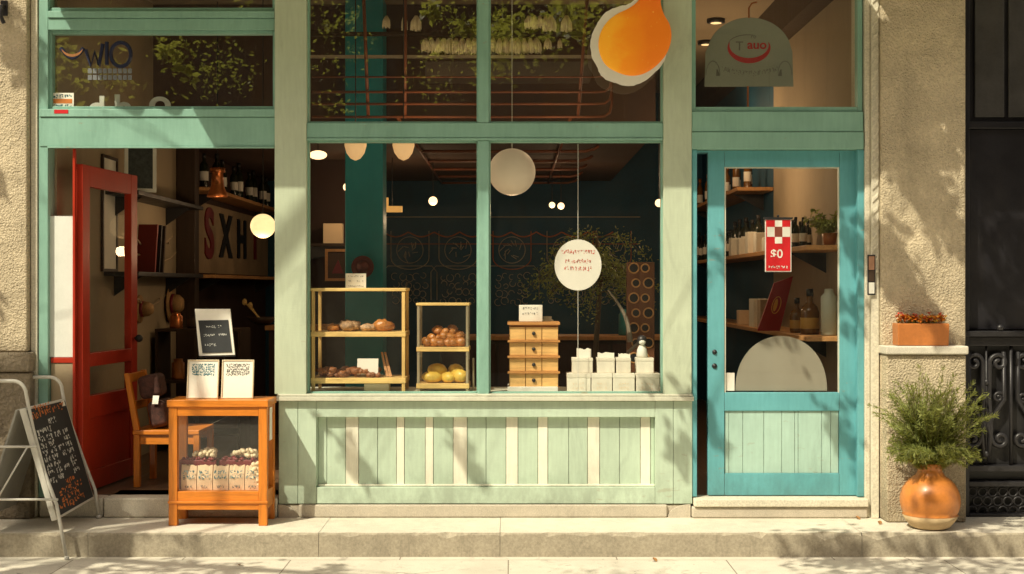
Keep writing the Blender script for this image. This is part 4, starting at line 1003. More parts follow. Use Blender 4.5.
# chair in the doorway
Y = .38; S = (CAMD+Y)/FPX
def kX(px, Y): return X(px, Y)
ch = thing('wooden_chair', (X(156, .55), .55, FLOOR), 'plain orange-brown wooden chair just inside the open doorway', 'chair')
cx0, cx1 = X(134, .4), X(134, .4)+.42; y0, y1 = .38, .80; zs = Z(430, .4)
MB().box(cx0-.005, cx1, y0, y1, zs-.03, zs).build('seat', M_ORANGE, ch, bevel=.006)
for xx in (cx0, cx1-.04): MB().box(xx, xx+.04, y0+.004, y0+.044, FLOOR+.0005, zs-.0305).build('leg', M_ORANGEZ, ch, bevel=.004); 
for yy in (y0+.0, y1-.04):
    pass
for xx in (cx0, cx1-.04): MB().box(xx, xx+.04, y1-.044, y1-.004, FLOOR+.0005, zs-.0305).build('leg', M_ORANGEZ, ch, bevel=.004)
b = MB() # the back stands on the left side: the chair faces right
for yy in (y0+.002, y1-.042): b.hexa([(cx0, yy, zs+.0005), (cx0+.038, yy, zs+.0005), (cx0+.038, yy+.04, zs+.0005), (cx0, yy+.04, zs+.0005), (cx0-.06, yy, zs+.36), (cx0-.03, yy, zs+.36), (cx0-.03, yy+.04, zs+.36), (cx0-.06, yy+.04, zs+.36)])
for h in (.12, .30): b.box(cx0-.055+.02*(h < .2), cx0-.03+.02*(h < .2), y0+.043, y1-.043, zs+h, zs+h+.055)
b.build('backrest', M_ORANGEZ, ch, bevel=.003)
for yy in (y0+.015, y1-.03): MB().box(cx0+.041, cx1-.041, yy, yy+.02, zs-.09, zs-.0305).build('apron', M_ORANGE, ch)
M_CLOTH = mat('patterned_cloth', (.075, .03, .022), .9, .8, 40, 120, .4)
Mc = Matrix.Translation((cx0+.10, .42, zs+.002)) @ Matrix.Rotation(R(-12), 4, 'Y'); b = MB(); b.box(0, .11, 0, .30, 0, .17, Mc)
tag(b.build('cushion', M_CLOTH, bevel=.035, seg=4, org=(cx0+.14, .56, zs)), 'dark patterned cushion propped on the wooden chair', 'cushion')
Mc = Matrix.Translation((cx0+.03, .43, zs+.185)) @ Matrix.Rotation(R(-10), 4, 'Y') @ Matrix.Rotation(R(6), 4, 'Z'); b = MB(); b.box(0, .14, 0, .27, 0, .15, Mc)
tag(b.build('cushion', M_CLOTH, bevel=.035, seg=4, org=(cx0+.10, .6, zs+.17)), 'second dark cushion lying on top of the chair cushion', 'cushion')
t = card('leaflet', 'folded white leaflet stuck between the cushions on the chair', 152, 158, 395, 404, .405, .5, 0)
# A-board: tubular frame carrying a chalkboard and a grey back board
ab = thing('pavement_sign', (-2.75, -.32, 0), 'white tubular A-frame pavement sign with a chalkboard menu in orange and white writing', 'sign')
n0, n1, f0, f1 = Vector((-2.556, -.58, .085)), Vector((-2.736, -.585, .714)), Vector((-2.512, -.06, .123)), Vector((-2.69, -.06, .725))
nv = (f0-n0).cross(n1-n0).normalized()
if nv.x < 0: nv = -nv
MB().hexa([n0, f0, f1, n1]+[p-nv*.036 for p in (n0, f0, f1, n1)]).build('board_frame', M_WHITET, ab, bevel=.004)
def lerp(u_, v_): return n0*(1-u_)*(1-v_)+f0*u_*(1-v_)+f1*u_*v_+n1*(1-u_)*v_
e = .022
q4 = [lerp(e, e)+nv*.002, lerp(1-e, e)+nv*.002, lerp(1-e, 1-e)+nv*.002, lerp(e, 1-e)+nv*.002]
MB().hexa(q4+[p-nv*.003 for p in q4]).build('slate', M_CHALKB, ab)
bu = (f0-n0).normalized(); bv = (n1-n0).normalized()
bw_, bo = MB(), MB()
rows = [(.93, 8, 'o', .05, .55, .05), (.875, 13, 'o', .05, .9, .05), (.80, 3, 'w', .42, .2, .05), (.735, 6, 'w', .1, .36, .045), (.735, 3, 'w', .52, .14, .045)]
for k in range(7): rows += [(.675-.062*k, 3, 'w', x_, .16, .042) for x_ in (.08, .28, .48, .68)][:4]
rows += [(.235, 3, 'o', .42, .25, .045), (.17, 8, 'o', .2, .62, .05), (.11, 6, 'o', .2, .5, .045), (.05, 9, 'o', .12, .7, .045)]
for v_, n_, c_, u0, w_, h_ in rows:
    if c_ == 'w' and n_ == 3 and rng.random() < .08: continue
    scribble(bo if c_ == 'o' else bw_, lerp(u0, v_)+nv*.002, bu, bv, w_*.5, h_*.74, n_, rng, t=.0040, off=.0015, gap=.05)
bw_.build('white_writing', M_CHALK, ab); bo.build('orange_writing', M_CHALKO, ab)
MB().box(0, 0, 0, 0, 0, 0)
p = [lerp(.86, .93)+nv*.004, lerp(.95, .93)+nv*.004, lerp(.95, .985)+nv*.004, lerp(.86, .985)+nv*.004]; b = MB(); b.quad(*p); b.build('sticker', M_PAPER, ab)
# near and far U-tubes
def foot(px, py, z): d = (EYE-z)*FPX/(py-287); return Vector(((px-512)*d/FPX, d-CAMD, z))
tr = .0105
for nm, Yt, foot_r, foot_l in (('leg', -.615, Vector((-2.497, -.60, GZ+.0105)), Vector((-3.02, -.60, GZ+.0105))), ('leg', -.035, Vector((-2.49, -.045, .0105)), Vector((-2.98, -.045, .0105)))):
    top_z = .865 if Yt < -.3 else .85; kx = -2.715; w_ = .24; rr = .075
    if Yt < -.3: Yt = -.562; kx = -2.738; pts = [foot_r, Vector((-2.558, -.585, .17)), Vector((-2.637, Yt, .36)), Vector((-2.70, Yt, .60)), Vector((kx, Yt, top_z-rr))]
    else: pts = [foot_r, foot_r+Vector((-.022, 0, .16)), Vector((kx+.13, Yt, .35)), Vector((kx+.02, Yt, .66)), Vector((kx, Yt, top_z-rr))]
    for i in range(1, 7): a = PI/2*i/6; pts.append(Vector((kx-rr+rr*math.cos(a), Yt, top_z-rr+rr*math.sin(a))))
    for i in range(0, 7): a = PI/2+PI/2*i/6; pts.append(Vector((kx-w_+rr+rr*math.cos(a), Yt, top_z-rr+rr*math.sin(a))))
    pts += [Vector((kx-w_-.02, Yt, .66)), foot_l]
    b = MB(); b.tube(pts, tr, 8); b.ball(foot_r, .015); b.ball(foot_l, .015)
    b.build(nm, M_WHITET, ab, smooth=True)
b = MB()
for z, xl, xr in ((.50, -2.965, -2.66), (.205, -3.0, -2.54)): b.tube([(xl, -.615, z), (xr, -.615, z)], .007, 7)
b.tube([(-2.71, -.616, .5), (-2.93, -.616, .12)], .005, 6)
b.build('cross_bar', M_WHITET, ab, smooth=True)
g0, g1 = Vector((-2.97, -.58, .09)), Vector((-2.78, -.58, .70)); dY_ = Vector((0, .5, 0)); th = Vector((-.012, 0, .004))
MB().hexa([g0, g0+dY_, g1+dY_, g1]+[p+th for p in (g0, g0+dY_, g1+dY_, g1)]).build('back_board', M_GREYP, ab, bevel=.003)
b = MB(); b.ball(foot(42, 470, .23)+Vector((0, 0, 0)), .02, .02, .028); b.build('clamp', M_WHITET, ab, smooth=True)
# terracotta jar with feathery herb
jc = Vector((X(930, -.365), -.365, 0)); js = (CAMD-.365)/FPX
jar = thing('terracotta_jar', jc, 'round terracotta jar with a pale unglazed foot on the ledge beside the pillar', 'jar')
r = 29.3*js
prof = [(.012, .001), (15*js, .001), (19*js, .012), (24*js, 8*js), (27.3*js, 14*js)]
b = MB(); b.lathe(prof, jc, 40); b.build('foot', M_TERRAC, jar, smooth=True)
prof2 = [(27.35*js, 14*js)]+[(r*math.cos(a), 28*js+r*.97*math.sin(a)) for a in [R(-28+i*8) for i in range(12)]]+[(13.5*js, 54.5*js), (11.8*js, 57*js), (11.6*js, 60*js), (12.6*js, 63*js), (13.2*js, 65*js), (12.2*js, 65.5*js), (10.8*js, 64*js), (10.5*js, 57*js), (.01, 56*js)]
b = MB(); b.lathe(prof2, jc, 40); b.build('body', mat('jar_glaze', (.56, .195, .036), .4, .25, 5, 60, .2, coat=.12, dirt=.12, dirtcol=(.3, .1, .03)), jar, smooth=True)
hb_ = MB(); hs = MB(); base = jc+Vector((0, 0, 57*js)); rg = random.Random(21)
for i in range(215):
    a = rg.random()*2*PI; sp = rg.uniform(.05, 1)**.7; L = rg.uniform(.34, .66)*(1.04-.16*sp)
    if i % 6 == 0: L *= .55
    low_ = i >= 150
    if low_: sp = rg.uniform(.7, 1); L = rg.uniform(.20, .36)
    out = Vector((math.cos(a), math.sin(a)*.5-.15, 0)); droop = rg.uniform(1.6, 2.6) if low_ else rg.uniform(.5, 1.2)*sp
    pts = []; p = base+Vector((math.cos(a)*.03, math.sin(a)*.03, -.01)); d = (Vector((0, -.04, 1))+out*(.75 if low_ else .40*sp)).normalized(); n = 14
    for k in range(n):
        pts.append(p.copy()); p = p+d*(L/n); t = k/n; d = (d+out*.05*sp+Vector((rg.gauss(0, .06), rg.gauss(0, .04), -droop*.30*t*t))).normalized()
        if p.y > -.21: p.y = -.21-rg.random()*.02; d.y = min(d.y, 0)
    hs.tube(pts, .0035, 4, False, .001)
    for k in range(2, n):
        t = k/n; q = pts[k]; dd = (pts[k]-pts[k-1]).normalized()
        for m_ in range(10 if k > 3 else 6):
            side = Vector((rg.gauss(0, 1), rg.gauss(0, 1), rg.gauss(0, 1))); side = (side-dd*side.dot(dd)).normalized()
            ld = (side*.8+dd*rg.uniform(.3, 1.1)).normalized(); ll = rg.uniform(.028, .062)*(1.1-.4*t)
            e0 = q-dd*(L/n)*rg.random()
            if (e0+ld*ll).y > -.192: continue
            hb_.leaf(e0, ld, rg.uniform(.0022, .0042), ll, ld.cross(side if abs(ld.dot(side)) < .95 else dd).normalized())
hp = thing('feathery_shrub', base, 'bushy feathery green herb growing out of the terracotta jar', 'plant')
hs.build('stem', mat('herb_stem', (.13, .11, .04), .7), hp); hb_.build('foliage', M_HERB, hp)
# terracotta trough with red and yellow flowers on the pillar ledge
ez = Z(346, -.2)+.001; y0, y1 = -.205, -.088
fx0, fx1 = X(898, -.2), X(949, -.2)
fb = thing('flower_trough', ((fx0+fx1)/2, -.15, ez), 'small orange terracotta trough on the pillar ledge above the jar', 'planter')
tt = Z(323.5, -.2)
b = MB(); b.hexa([(fx0, y0+.006, ez), (fx1, y0+.006, ez), (fx1, y1, ez), (fx0, y1, ez), (fx0-.003, y0, tt), (fx1+.003, y0, tt), (fx1+.003, y1, tt), (fx0-.003, y1, tt)]); b.build('trough', M_TERRA, fb, bevel=.006)
fl = thing('trough_flowers', ((fx0+fx1)/2, -.15, tt), 'low red, orange and yellow flowers filling the terracotta trough', 'flowers')
for nm, m, n in (('red_blossom', mat('red_petal', (.55, .06, .02), .6, .4), 30), ('orange_blossom', mat('orange_petal', (.68, .22, .02), .6, .4), 80), ('yellow_blossom', mat('yellow_petal', (.72, .42, .05), .6, .4), 55)):
    b = MB()
    for k in range(n):
        c = Vector((rng.uniform(fx0+.012, fx1-.012), rng.uniform(y0+.012, y1-.02), tt+rng.uniform(.008, .045)+(.022 if nm[0] == 'r' else 0)*rng.random()))
        for j in range(6):
            a = j*PI/3+rng.random(); d = Vector((math.cos(a), math.sin(a)-.3, rng.uniform(-.2, .8))).normalized(); b.leaf(c, d, rng.uniform(.005, .009), rng.uniform(.013, .026), d.cross(Vector((0, 0, 1))).normalized())
        b.ball(c, .005, None, None, 6, 4)
    b.build(nm, m, fl)
b = MB()
for k in range(60):
    c = Vector((rng.uniform(fx0+.01, fx1-.01), rng.uniform(y0+.01, y1-.02), tt-.002)); d = Vector((rng.gauss(0, .5), rng.gauss(0, .4)-.2, .8)).normalized(); b.leaf(c, d, .005, .03, d.orthogonal().normalized())
b.build('leaf', M_HERB, fl)
# house-number / bell panel on the door jamb
ip = thing('bell_panel', (X(868, -.06), -.06, Z(294, -.06)), 'narrow framed panel of three plates on the stone jamb right of the turquoise door', 'panel')
MB().box(X(864.6), X(872.5), -.066, -.0595, Z(295), Z(255)).build('frame', M_IRON, ip, bevel=.002)
for a, c, m in ((256.5, 270, mat('clay_plate', (.38, .2, .12), .5)), (271, 281.5, M_DARKW), (282.5, 293.5, M_WHITE)): MB().box(X(865.8), X(871.3), -.0695, -.0665, Z(c), Z(a)).build('plate', m, ip)
# iron bracket on the left pillar
b = MB(); px = X(2, -.1)
b.tube([(px, -.061, Z(8)), (px, -.11, Z(10)), (px, -.12, Z(20)), (px+.015, -.11, Z(27))], .012); b.box(px-.02, px+.02, -.068, -.0605, Z(18), Z(3))
tag(b.build('wall_hook', M_IRON, org=(px, -.06, Z(15))), 'dark iron hook fixed high on the left stucco pillar', 'hook')
# neighbour's iron gate
gt = thing('iron_gate', (X(1000, .05), .06, 0), 'black iron gate with scrollwork below dark metal panels, right of the pillar', 'gate')
gx0, gx1 = PX1+.004, 4.2; gw = gx1-gx0; GY = .05
M_GATE = mat('gate_metal', (.013, .012, .015), .38, .35, 3, 50, .15, dirt=.3, dirtcol=(.06, .05, .04))
b = MB(); b.box(gx0, gx0+.045, GY-.05, GY+.06, 0, 5.2); b.box(gx0+.046, gx1, GY+.02, GY+.06, Z(330), Z(128)); b.box(gx0+.046, gx1, GY-.02, GY+.06, Z(128)+.001, Z(121)); b.box(gx0+.046, gx1, GY+.025, GY+.06, Z(121)+.001, 5.2); b.build('upper_panel', M_GATE, gt, bevel=.004)
b = MB()
for a in (978, 1012, 1046): b.box(X(a), X(a+30), GY+.006, GY+.019, Z(116), Z(-30))
b.build('raised_panel', mat('gate_grey', (.055, .052, .05), .4, .3, dirt=.3), gt, bevel=.008)
for q_ in ((gx0, gx1, GY-.075, GY+.06, Z(336.5), Z(331)), (gx0+.046, gx1, GY-.04, GY+.05, Z(346), Z(337)), (gx0+.046, gx1, GY-.04, GY+.03, Z(472), Z(466)), (gx0+.046, gx1, GY-.04, GY+.03, Z(487), Z(482)), (gx0+.046, gx1, GY-.05, GY+.03, 0.001, .02)): MB().box(*q_).build('rail', M_IRON, gt, bevel=.004)
MB().box(gx0+.046, gx1, GY+.035, GY+.055, .021, Z(346)-.001).build('backing', M_BLACK, gt)
def spiral(cx, cz, r0, turns, a0, sgn=1, n=26): return [(cx+r0*(1-.8*i/n)*math.cos(a0+sgn*turns*2*PI*i/n), cz+r0*(1-.8*i/n)*math.sin(a0+sgn*turns*2*PI*i/n)) for i in range(n+1)]
for col in range(4):
    b = MB(); bx = gx0+.16+col*.30
    def tb_(pts, r=.0145): b.tube([(p[0], GY-.012, p[1]) for p in pts], r, 7)
    for s_ in (-1, 1):
        cxx = bx+s_*.075
        up = spiral(cxx, Z(363), .055, 1.3, PI if s_ > 0 else 0, -s_); tb_([(bx+s_*.012, Z(462)), (bx+s_*.03, Z(430)), (bx+s_*.018, Z(400))]+up)
        lo = spiral(cxx+s_*.01, Z(440), .05, 1.3, PI if s_ > 0 else 0, s_); tb_([(bx+s_*.105, Z(352)), (bx+s_*.11, Z(400)), (bx+s_*.01, Z(425))]+lo)
        tb_(spiral(cxx, Z(398), .034, 1.4, 0, s_), .010)
    tb_([(bx, Z(346)), (bx, Z(467))], .007)
    for py in (383, 412, 455): b.ball((bx, GY-.012, Z(py)), .016, .016, .022, 10, 8)
    tb_([(bx+.15, Z(346)), (bx+.15, Z(467))], .011)
    b.build('scrollwork', M_IRON, gt, smooth=True)
b = MB()
for i in range(20):
    for k in range(3):
        cx_ = gx0+.075+i*.062+(k % 2)*.031; cz_ = Z(493+k*9.5); b.tube([(cx_+.027*math.cos(q*PI/7), GY-.01, cz_+.027*math.sin(q*PI/7)) for q in range(14)], .0065, 6, True)
b.build('ring_lattice', M_IRON, gt, smooth=True)
b = MB(); b.ball((X(1000), GY-.055, Z(328)), .022, .018, .022, 14, 10); b.build('knob', M_IRON, gt, smooth=True)
MB().box(gx0, 6, .12, .4, 0, 5.2).build('gate_wall', M_STUC, B)

# ================================================================ INSIDE THE SHOP
# pipe rack under the ceiling with bunches of dried flowers
pr = thing('pipe_rack', (-.35, 2.5, 2.55), 'rust coloured pipe rack hung from the ceiling across the upper windows', 'rack')
Y = 1.0
def rX(px): return X(px, Y)
def rZ(py): return Z(py, Y)
b = MB()
for k, py in enumerate((77, 92, 104, 117)):
    xe = rX(612); rr = .05+.05*(k == 3)
    pts = [(rX(312), Y, rZ(py)), (xe-.12, Y, rZ(py)), (xe-.05, Y, rZ(py)+.004), (xe-.015, Y, rZ(py)+.03), (xe, Y, rZ(py)+.09), (xe, Y, rZ(py)+.2)]
    b.tube(pts, .009 if k else .006, 7)
b.build('front_pipe', M_RUST, pr, smooth=True)
b = MB()
for a, c in ((405, 405), (590, 578), (362, 368)): b.tube([(rX(a), Y+.02, CZ-.001), (rX(c), Y+.02, rZ(118))], .012, 7)
b.build('hanger_pipe', M_RUST, pr, smooth=True)
b = MB()
for i in range(6):
    y = 2.4+i*.85; b.tube([(-.78, y, 2.55), (.62, y, 2.55), (.70, y, 2.57), (.74, y, 2.598)], .014, 7)
for x in (-.78, .4): b.tube([(x, 1.02, 2.55), (x, 6.7, 2.55)], .012, 7)
b.build('ceiling_pipe', M_RUST, pr, smooth=True)
hr = thing('hanging_rail', (rX(450), 1.3, Z(56, 1.3)), 'long pale rail with a board carrying the dried flower bunches', 'rail')
Y = 1.3
b = MB(); b.box(X(308, Y), X(596, Y), Y, Y+.02, Z(58, Y), Z(55, Y)); b.build('rail', mat('pale_rail', (.42, .34, .24), .5), hr)
MB().box(X(308, Y), X(596, Y), Y+.03, Y+.05, Z(35, Y), Z(31, Y)).build('board', M_DARKW, hr)
MB().box(X(425, Y), X(592, Y), Y+.021, Y+.35, Z(76, Y), Z(61, Y)).build('tray', mat('dark_tray', (.12, .09, .07), .5), hr)
def bunch(h, w, seed):
    b = MB(); rg = random.Random(seed)
    for i in range(34):
        a = rg.random()*6.3; q = rg.random()**.6; t = Vector((math.cos(a)*w*q, math.sin(a)*w*.6*q, -h*rg.uniform(.7, 1.05)))
        b.tube([(t.x*.2, t.y*.2, 0), Vector((t.x*.9, t.y*.9, t.z*.45)), t], .0045, 4, False, .006)
    return b
bu_ = bunch(.105, .036, 1).build('dried_bunch', M_DRY, org=(0, 0, 0), smooth=True); tag(bu_, 'pale dried flower bunch hanging head-down in the row behind the upper windows', 'dried flowers', 'dried bunches in a row behind the upper windows')
first = True
spots = [(425+i*6.2, 37.5) for i in range(19)]+[(548, 37.5), (560, 38)]+[(386, 15), (404, 15), (416, 15)]+[(529+i*5.5, 15) for i in range(5)]+[(567, 15)]
for px, py in spots:
    o = bu_ if first else bu_.copy()
    if not first: COL.objects.link(o)
    first = False
    o.location = (X(px, Y), Y+.03, Z(py, Y)); o.rotation_euler = (0, 0, rng.random()*6); k = rng.uniform(.8, 1.15) * (1 if px < 545 or py < 30 else .7); o.scale = (k*1.1, k, k)
# bulbs
bulbs = [(318, 155, 3.0, .05, 'flattened ceiling bulb at the top left of the left window'), (347, 187, 4.0, .036, 'bright bare bulb left of the teal column'), (340, 202, 5.0, .04, 'lower bare bulb left of the teal column'), (348, 210, 5.6, .034, 'lowest bare bulb at the edge of the teal column'), (433, 201, 4.5, .042, 'single round bulb in the middle of the left window'), (552, 205, 5, .03, 'left one of two small rosy bulbs above the leaves'), (561, 206, 5, .034, 'right one of two small rosy bulbs above the leaves'), (659, 203, 2.0, .03, 'small bulb at the right edge of the right window')]
for px, py, Y, r, l in bulbs:
    c = Vector((X(px, Y), Y, Z(py, Y))); t = thing('pendant_bulb', c-Vector((0, 0, r)), l, 'lamp')
    b = MB(); b.ball(c, r*(1.5 if px == 318 else 1), r, r*(.75 if px == 318 else 1)); b.build('bulb', M_BULB, t, smooth=True)
    b = MB(); b.tube([(c.x, c.y, c.z+r*.7), (c.x, c.y, min(CZ, 2.6 if (Y > 2.3 and c.x < 1.1) else CZ)-.002)], .004, 5); b.build('cord', M_BLACK, t)
# lanterns of the left bay
Y = 2.0; c = Vector((X(263, Y), Y, Z(226, Y))); r = 12.5*(CAMD+Y)/FPX
t = thing('globe_lantern', c-Vector((0, 0, r)), 'small glowing globe lantern half hidden by the pilaster in the doorway', 'lantern')
b = MB(); b.ball(c, r, r, r*.97, 28, 18); b.build('shade', M_LANT, t, smooth=True); b = MB(); b.tube([(c.x, Y, c.z+r), (c.x, Y, CZ-.002)], .004, 5); b.build('cord', M_BLACK, t)
Y = 2.2; S = (CAMD+Y)/FPX; c = Vector((X(217.5, Y), Y, Z(197, Y)))
t = thing('copper_lamp', c, 'copper bell-shaped pendant lamp in the open doorway', 'lamp')
b = MB(); b.lathe([(10.5*S, 0), (10*S, 3*S), (6.5*S, 11*S), (5.5*S, 24*S), (7.5*S, 24.5*S), (7.5*S, 29*S), (.005, 29.5*S)], c, 24); b.build('lamp_shade', M_COPPER, t, smooth=True)
b = MB(); b.lathe([(8*S, 1.2*S), (.004, 1.6*S)], c, 18); b.build('bulb', M_LANT, t); b = MB(); b.tube([(c.x, Y, c.z+29*S), (c.x, Y, CZ-.002)], .004, 5); b.build('cord', M_BLACK, t)
# lit ceiling spots of the right bay and the lamps' own light, with fill lights added
def lamp(loc, w, col=(1, .68, .38), r=.04):
    l = bpy.data.lights.new('lamp_and_fill_light', 'POINT'); l.energy = w; l.color = col; l.shadow_soft_size = r
    o = bpy.data.objects.new('lamp_and_fill_light', l); COL.objects.link(o); o.location = loc
for px, py, l_ in ((716, 19, 'ceiling spot nearest the door, above the arched sign'), (706, 41, 'second ceiling spot beside the arched sign'), (719, 95, 'ceiling spot just below the arched sign at its left'), (766, 89, 'ceiling spot just below the arched sign at its right')):
    d = (CZ-EYE)*FPX/(287-py); x = (px-512)*d/FPX; t = thing('ceiling_spot', (x, d-CAMD, CZ-.03), l_, 'lamp')
    b = MB(); b.lathe([(.075, CZ-.0015), (.075, CZ-.03), (.05, CZ-.034)], (x, d-CAMD, 0), 20); b.build('ring', M_BLACK, t, smooth=True)
    b = MB(); b.lathe([(.045, CZ-.0345), (.03, CZ-.037)], (x, d-CAMD, 0), 20); b.build('bulb', M_LANT, t)
    if d-CAMD < 6.5 and py < 60: lamp((x, d-CAMD, CZ-.75), 8)
c = Vector((X(795, 2.6), 2.6, Z(192, 2.6))); t = thing('tube_lamp', c, 'short bright tube lamp hanging inside, top of the turquoise door glass', 'lamp')
b = MB(); b.tube([c+Vector((-.07, 0, .025)), c+Vector((.07, 0, -.02))], .014, 10); b.build('tube', M_BULB, t, smooth=True)
b = MB(); b.tube([c+Vector((0, 0, .014)), (c.x, c.y, CZ-.002)], .004, 5); b.build('cord', M_BLACK, t)
lamp(c+Vector((-.75, -.6, .1)), 16)
for px, py, Y, w_ in ((433, 201, 4.5, 5), (556, 205, 5, 6), (347, 187, 4.0, 3), (340, 202, 5, 2), (217.5, 197, 2.2, 2.5), (263, 226, 2.0, 3.5)): lamp((X(px, Y), Y-.02, Z(py, Y)-.19), w_)
lamp((X(403, .5), .72, Z(118, .5)), 3); lamp((X(560, .5), .72, Z(118, .5)), 2); lamp((X(512, .4), .62, Z(205, .4)), 2.5)  # fill lights added behind the transom and below the unlit globe
# bottles
def bottle(kind, m, label, group):
    prof = {'wine': [(.001, 0), (.037, 0), (.038, .01), (.038, .19), (.033, .215), (.014, .24), (.013, .29), (.015, .292), (.015, .305), (.001, .306)],
            'squat': [(.001, 0), (.052, 0), (.054, .01), (.054, .12), (.045, .15), (.018, .175), (.016, .22), (.02, .222), (.02, .25), (.001, .251)],
            'tall': [(.001, 0), (.03, 0), (.031, .01), (.031, .21), (.012, .25), (.011, .31), (.001, .312)]}[kind]
    t = thing('bottle', (0, 0, 0), label, 'bottle', group)
    b = MB(); b.lathe(prof, n=18); b.build('body', m, t, smooth=True)
    h = {'wine': (.07, .15, .0385), 'squat': (.03, .09, .0545), 'tall': (.06, .14, .0315)}[kind]
    b = MB(); b.lathe([(h[2], h[0]), (h[2]+.0003, h[0]+.001), (h[2]+.0003, h[1]), (h[2], h[1]+.001)], n=18); b.build('label', M_PAPER if kind != 'squat' else mat('amber_label', (.5, .28, .05), .5), t, smooth=True)
    b = MB(); z = prof[-2][1]-.04; b.lathe([(.0165 if kind != 'squat' else .0205, z), (.0165 if kind != 'squat' else .0205, prof[-2][1]+.001), (.001, prof[-2][1]+.0015)], n=14); b.build('cap', M_BLACK if kind != 'tall' else M_COPPER, t, smooth=True)
    return t
gM, gT, gL = 'bottles on the middle shelf behind the turquoise door', 'bottles on the top shelf behind the turquoise door', 'bottles on the inner shelf above the letter board'
bm_, bt_, bl_ = bottle('wine', M_BOTG, 'dark wine bottle standing on the middle shelf seen through the turquoise door', gM), bottle('tall', M_BOTA, 'slim amber bottle on the top shelf seen through the turquoise door', gT), bottle('wine', M_BOTG, 'dark bottle on the long shelf above the inner letter board', gL)
first = True
for row in range(2):
    for i in range(13):
        y = 2.5+i*.28+rng.uniform(-.03, .03); x = 1.96+row*.11
        if first: bm_.location = (x, y, 1.661); first = False
        else:
            k = rng.uniform(.8, 1.05); dup(bm_, (x, y, 1.661), rng.random()*6, scale=(k, k, k))
for i in range(9):
    k = rng.uniform(.62, .8); dup(bm_, (2.03+.06*(i % 2), 1.2+i*.125, 1.661), rng.random()*6, 'small dark bottle on the near end of the middle shelf seen through the turquoise door', (k, k, k))['group'] = 'small bottles on the near end of the middle shelf'
first = True
for i in range(11):
    y = 3.1+i*.28; x = 1.98+.06*(i % 2)
    if first: bt_.location = (x, y, 2.221); first = False
    else: dup(bt_, (x, y, 2.221), rng.random()*6)
first = True
for i in range(9):
    y = 3.4+i*.36; x = LWX+.14+.03*(i % 2)
    if first: bl_.location = (x, y, 2.241); first = False
    else:
        k = rng.uniform(.9, 1.2); dup(bl_, (x, y, 2.241), rng.random()*6, scale=(k, k, k))
sq = bottle('squat', M_BOTA, 'squat dark liquor bottle with an amber label on the lowest shelf in the door glass', None); sq.location = (1.985, .80, 1.081); sq.scale = (1.15, 1.15, 1.2)
s2_ = dup(sq, (1.96, 1.08, 1.081), 1, 'smaller squat liquor bottle behind the amber-labelled one', (.9, .9, .95))
b = MB(); b.lathe([(.001, 0), (.05, 0), (.052, .006), (.052, .25), (.03, .275), (.028, .30), (.001, .302)], (2.065, .60, 1.0815), 24)
tag(b.build('canister', mat('pale_green_canister', (.46, .5, .4), .4, .05), smooth=True, org=(2.065, .60, 1.081)), 'pale green cylindrical canister at the right edge of the door glass', 'canister')
def rbox(x, y, z, w, d, h, m, l, nm='carton', g=None, rzz=0):
    b = MB(); b.box(-w/2, w/2, -d/2, d/2, 0, h); o = b.build(nm, m, bevel=.003, org=(0, 0, 0)); o.location = (x, y, z); o.rotation_euler = (0, 0, rzz); return tag(o, l, 'box', g)
first = None
for i, (y, h) in enumerate(((2.15, .15), (2.5, .17), (2.9, .13), (3.3, .15), (1.8, .1))):
    rbox(1.90, y, 1.661, .07, .12, h, M_CART, 'small cream box at the front of the middle shelf in the door glass', 'box', 'cream boxes on the middle shelf')
rbox(1.95, 2.4, 1.081, .13, .2, .22, M_CART, 'cream box standing behind the red book on the lowest shelf', 'box'); rbox(1.93, 2.0, 1.081, .12, .12, .22, mat('tan_box', (.42, .31, .2), .7), 'tan box right beside the red book on the lowest shelf', 'box')
rbox(1.93, 3.0, 1.081, .1, .1, .12, M_BAG, 'low brown box at the left end of the lowest shelf in view', 'box')
rb = thing('red_book', (1.9, 1.55, 1.081), 'tall red leaning book with a golden emblem on the lowest shelf in the door glass', 'book')
Y = 1.35
p4 = [(757.5, 322.5), (780, 322.5), (795, 276), (776, 283)]; v4 = [Vector((X(p[0], Y), Y+(.06 if i > 1 else 0), Z(p[1], Y) if i > 1 else 1.083)) for i, p in enumerate(p4)]
MB().hexa(v4+[p+Vector((0, .03, 0)) for p in v4]).build('cover', mat('book_red', (.33, .014, .012), .35, .15), rb, bevel=.002)
b = MB(); cc_ = (v4[0]+v4[1]+v4[2]+v4[3])/4; uu = (v4[2]-v4[1]).normalized(); ww = Vector((1, 0, 0)); fn = ww.cross(uu).normalized()
if fn.y > 0: fn = -fn
b.tube([cc_+fn*.002+uu*(.062*math.cos(q*PI/12))+ww*(.030*math.sin(q*PI/12)) for q in range(24)], .003, 5, True)
n_ = 14; vv2 = [b.v(cc_+fn*.003+uu*(.048*math.cos(q*2*PI/n_))+ww*(.014*math.sin(q*2*PI/n_)-.006)) for q in range(n_)]; b.f(vv2)
b.build('emblem', mat('gold_emblem', (.7, .3, .04), .5), rb)
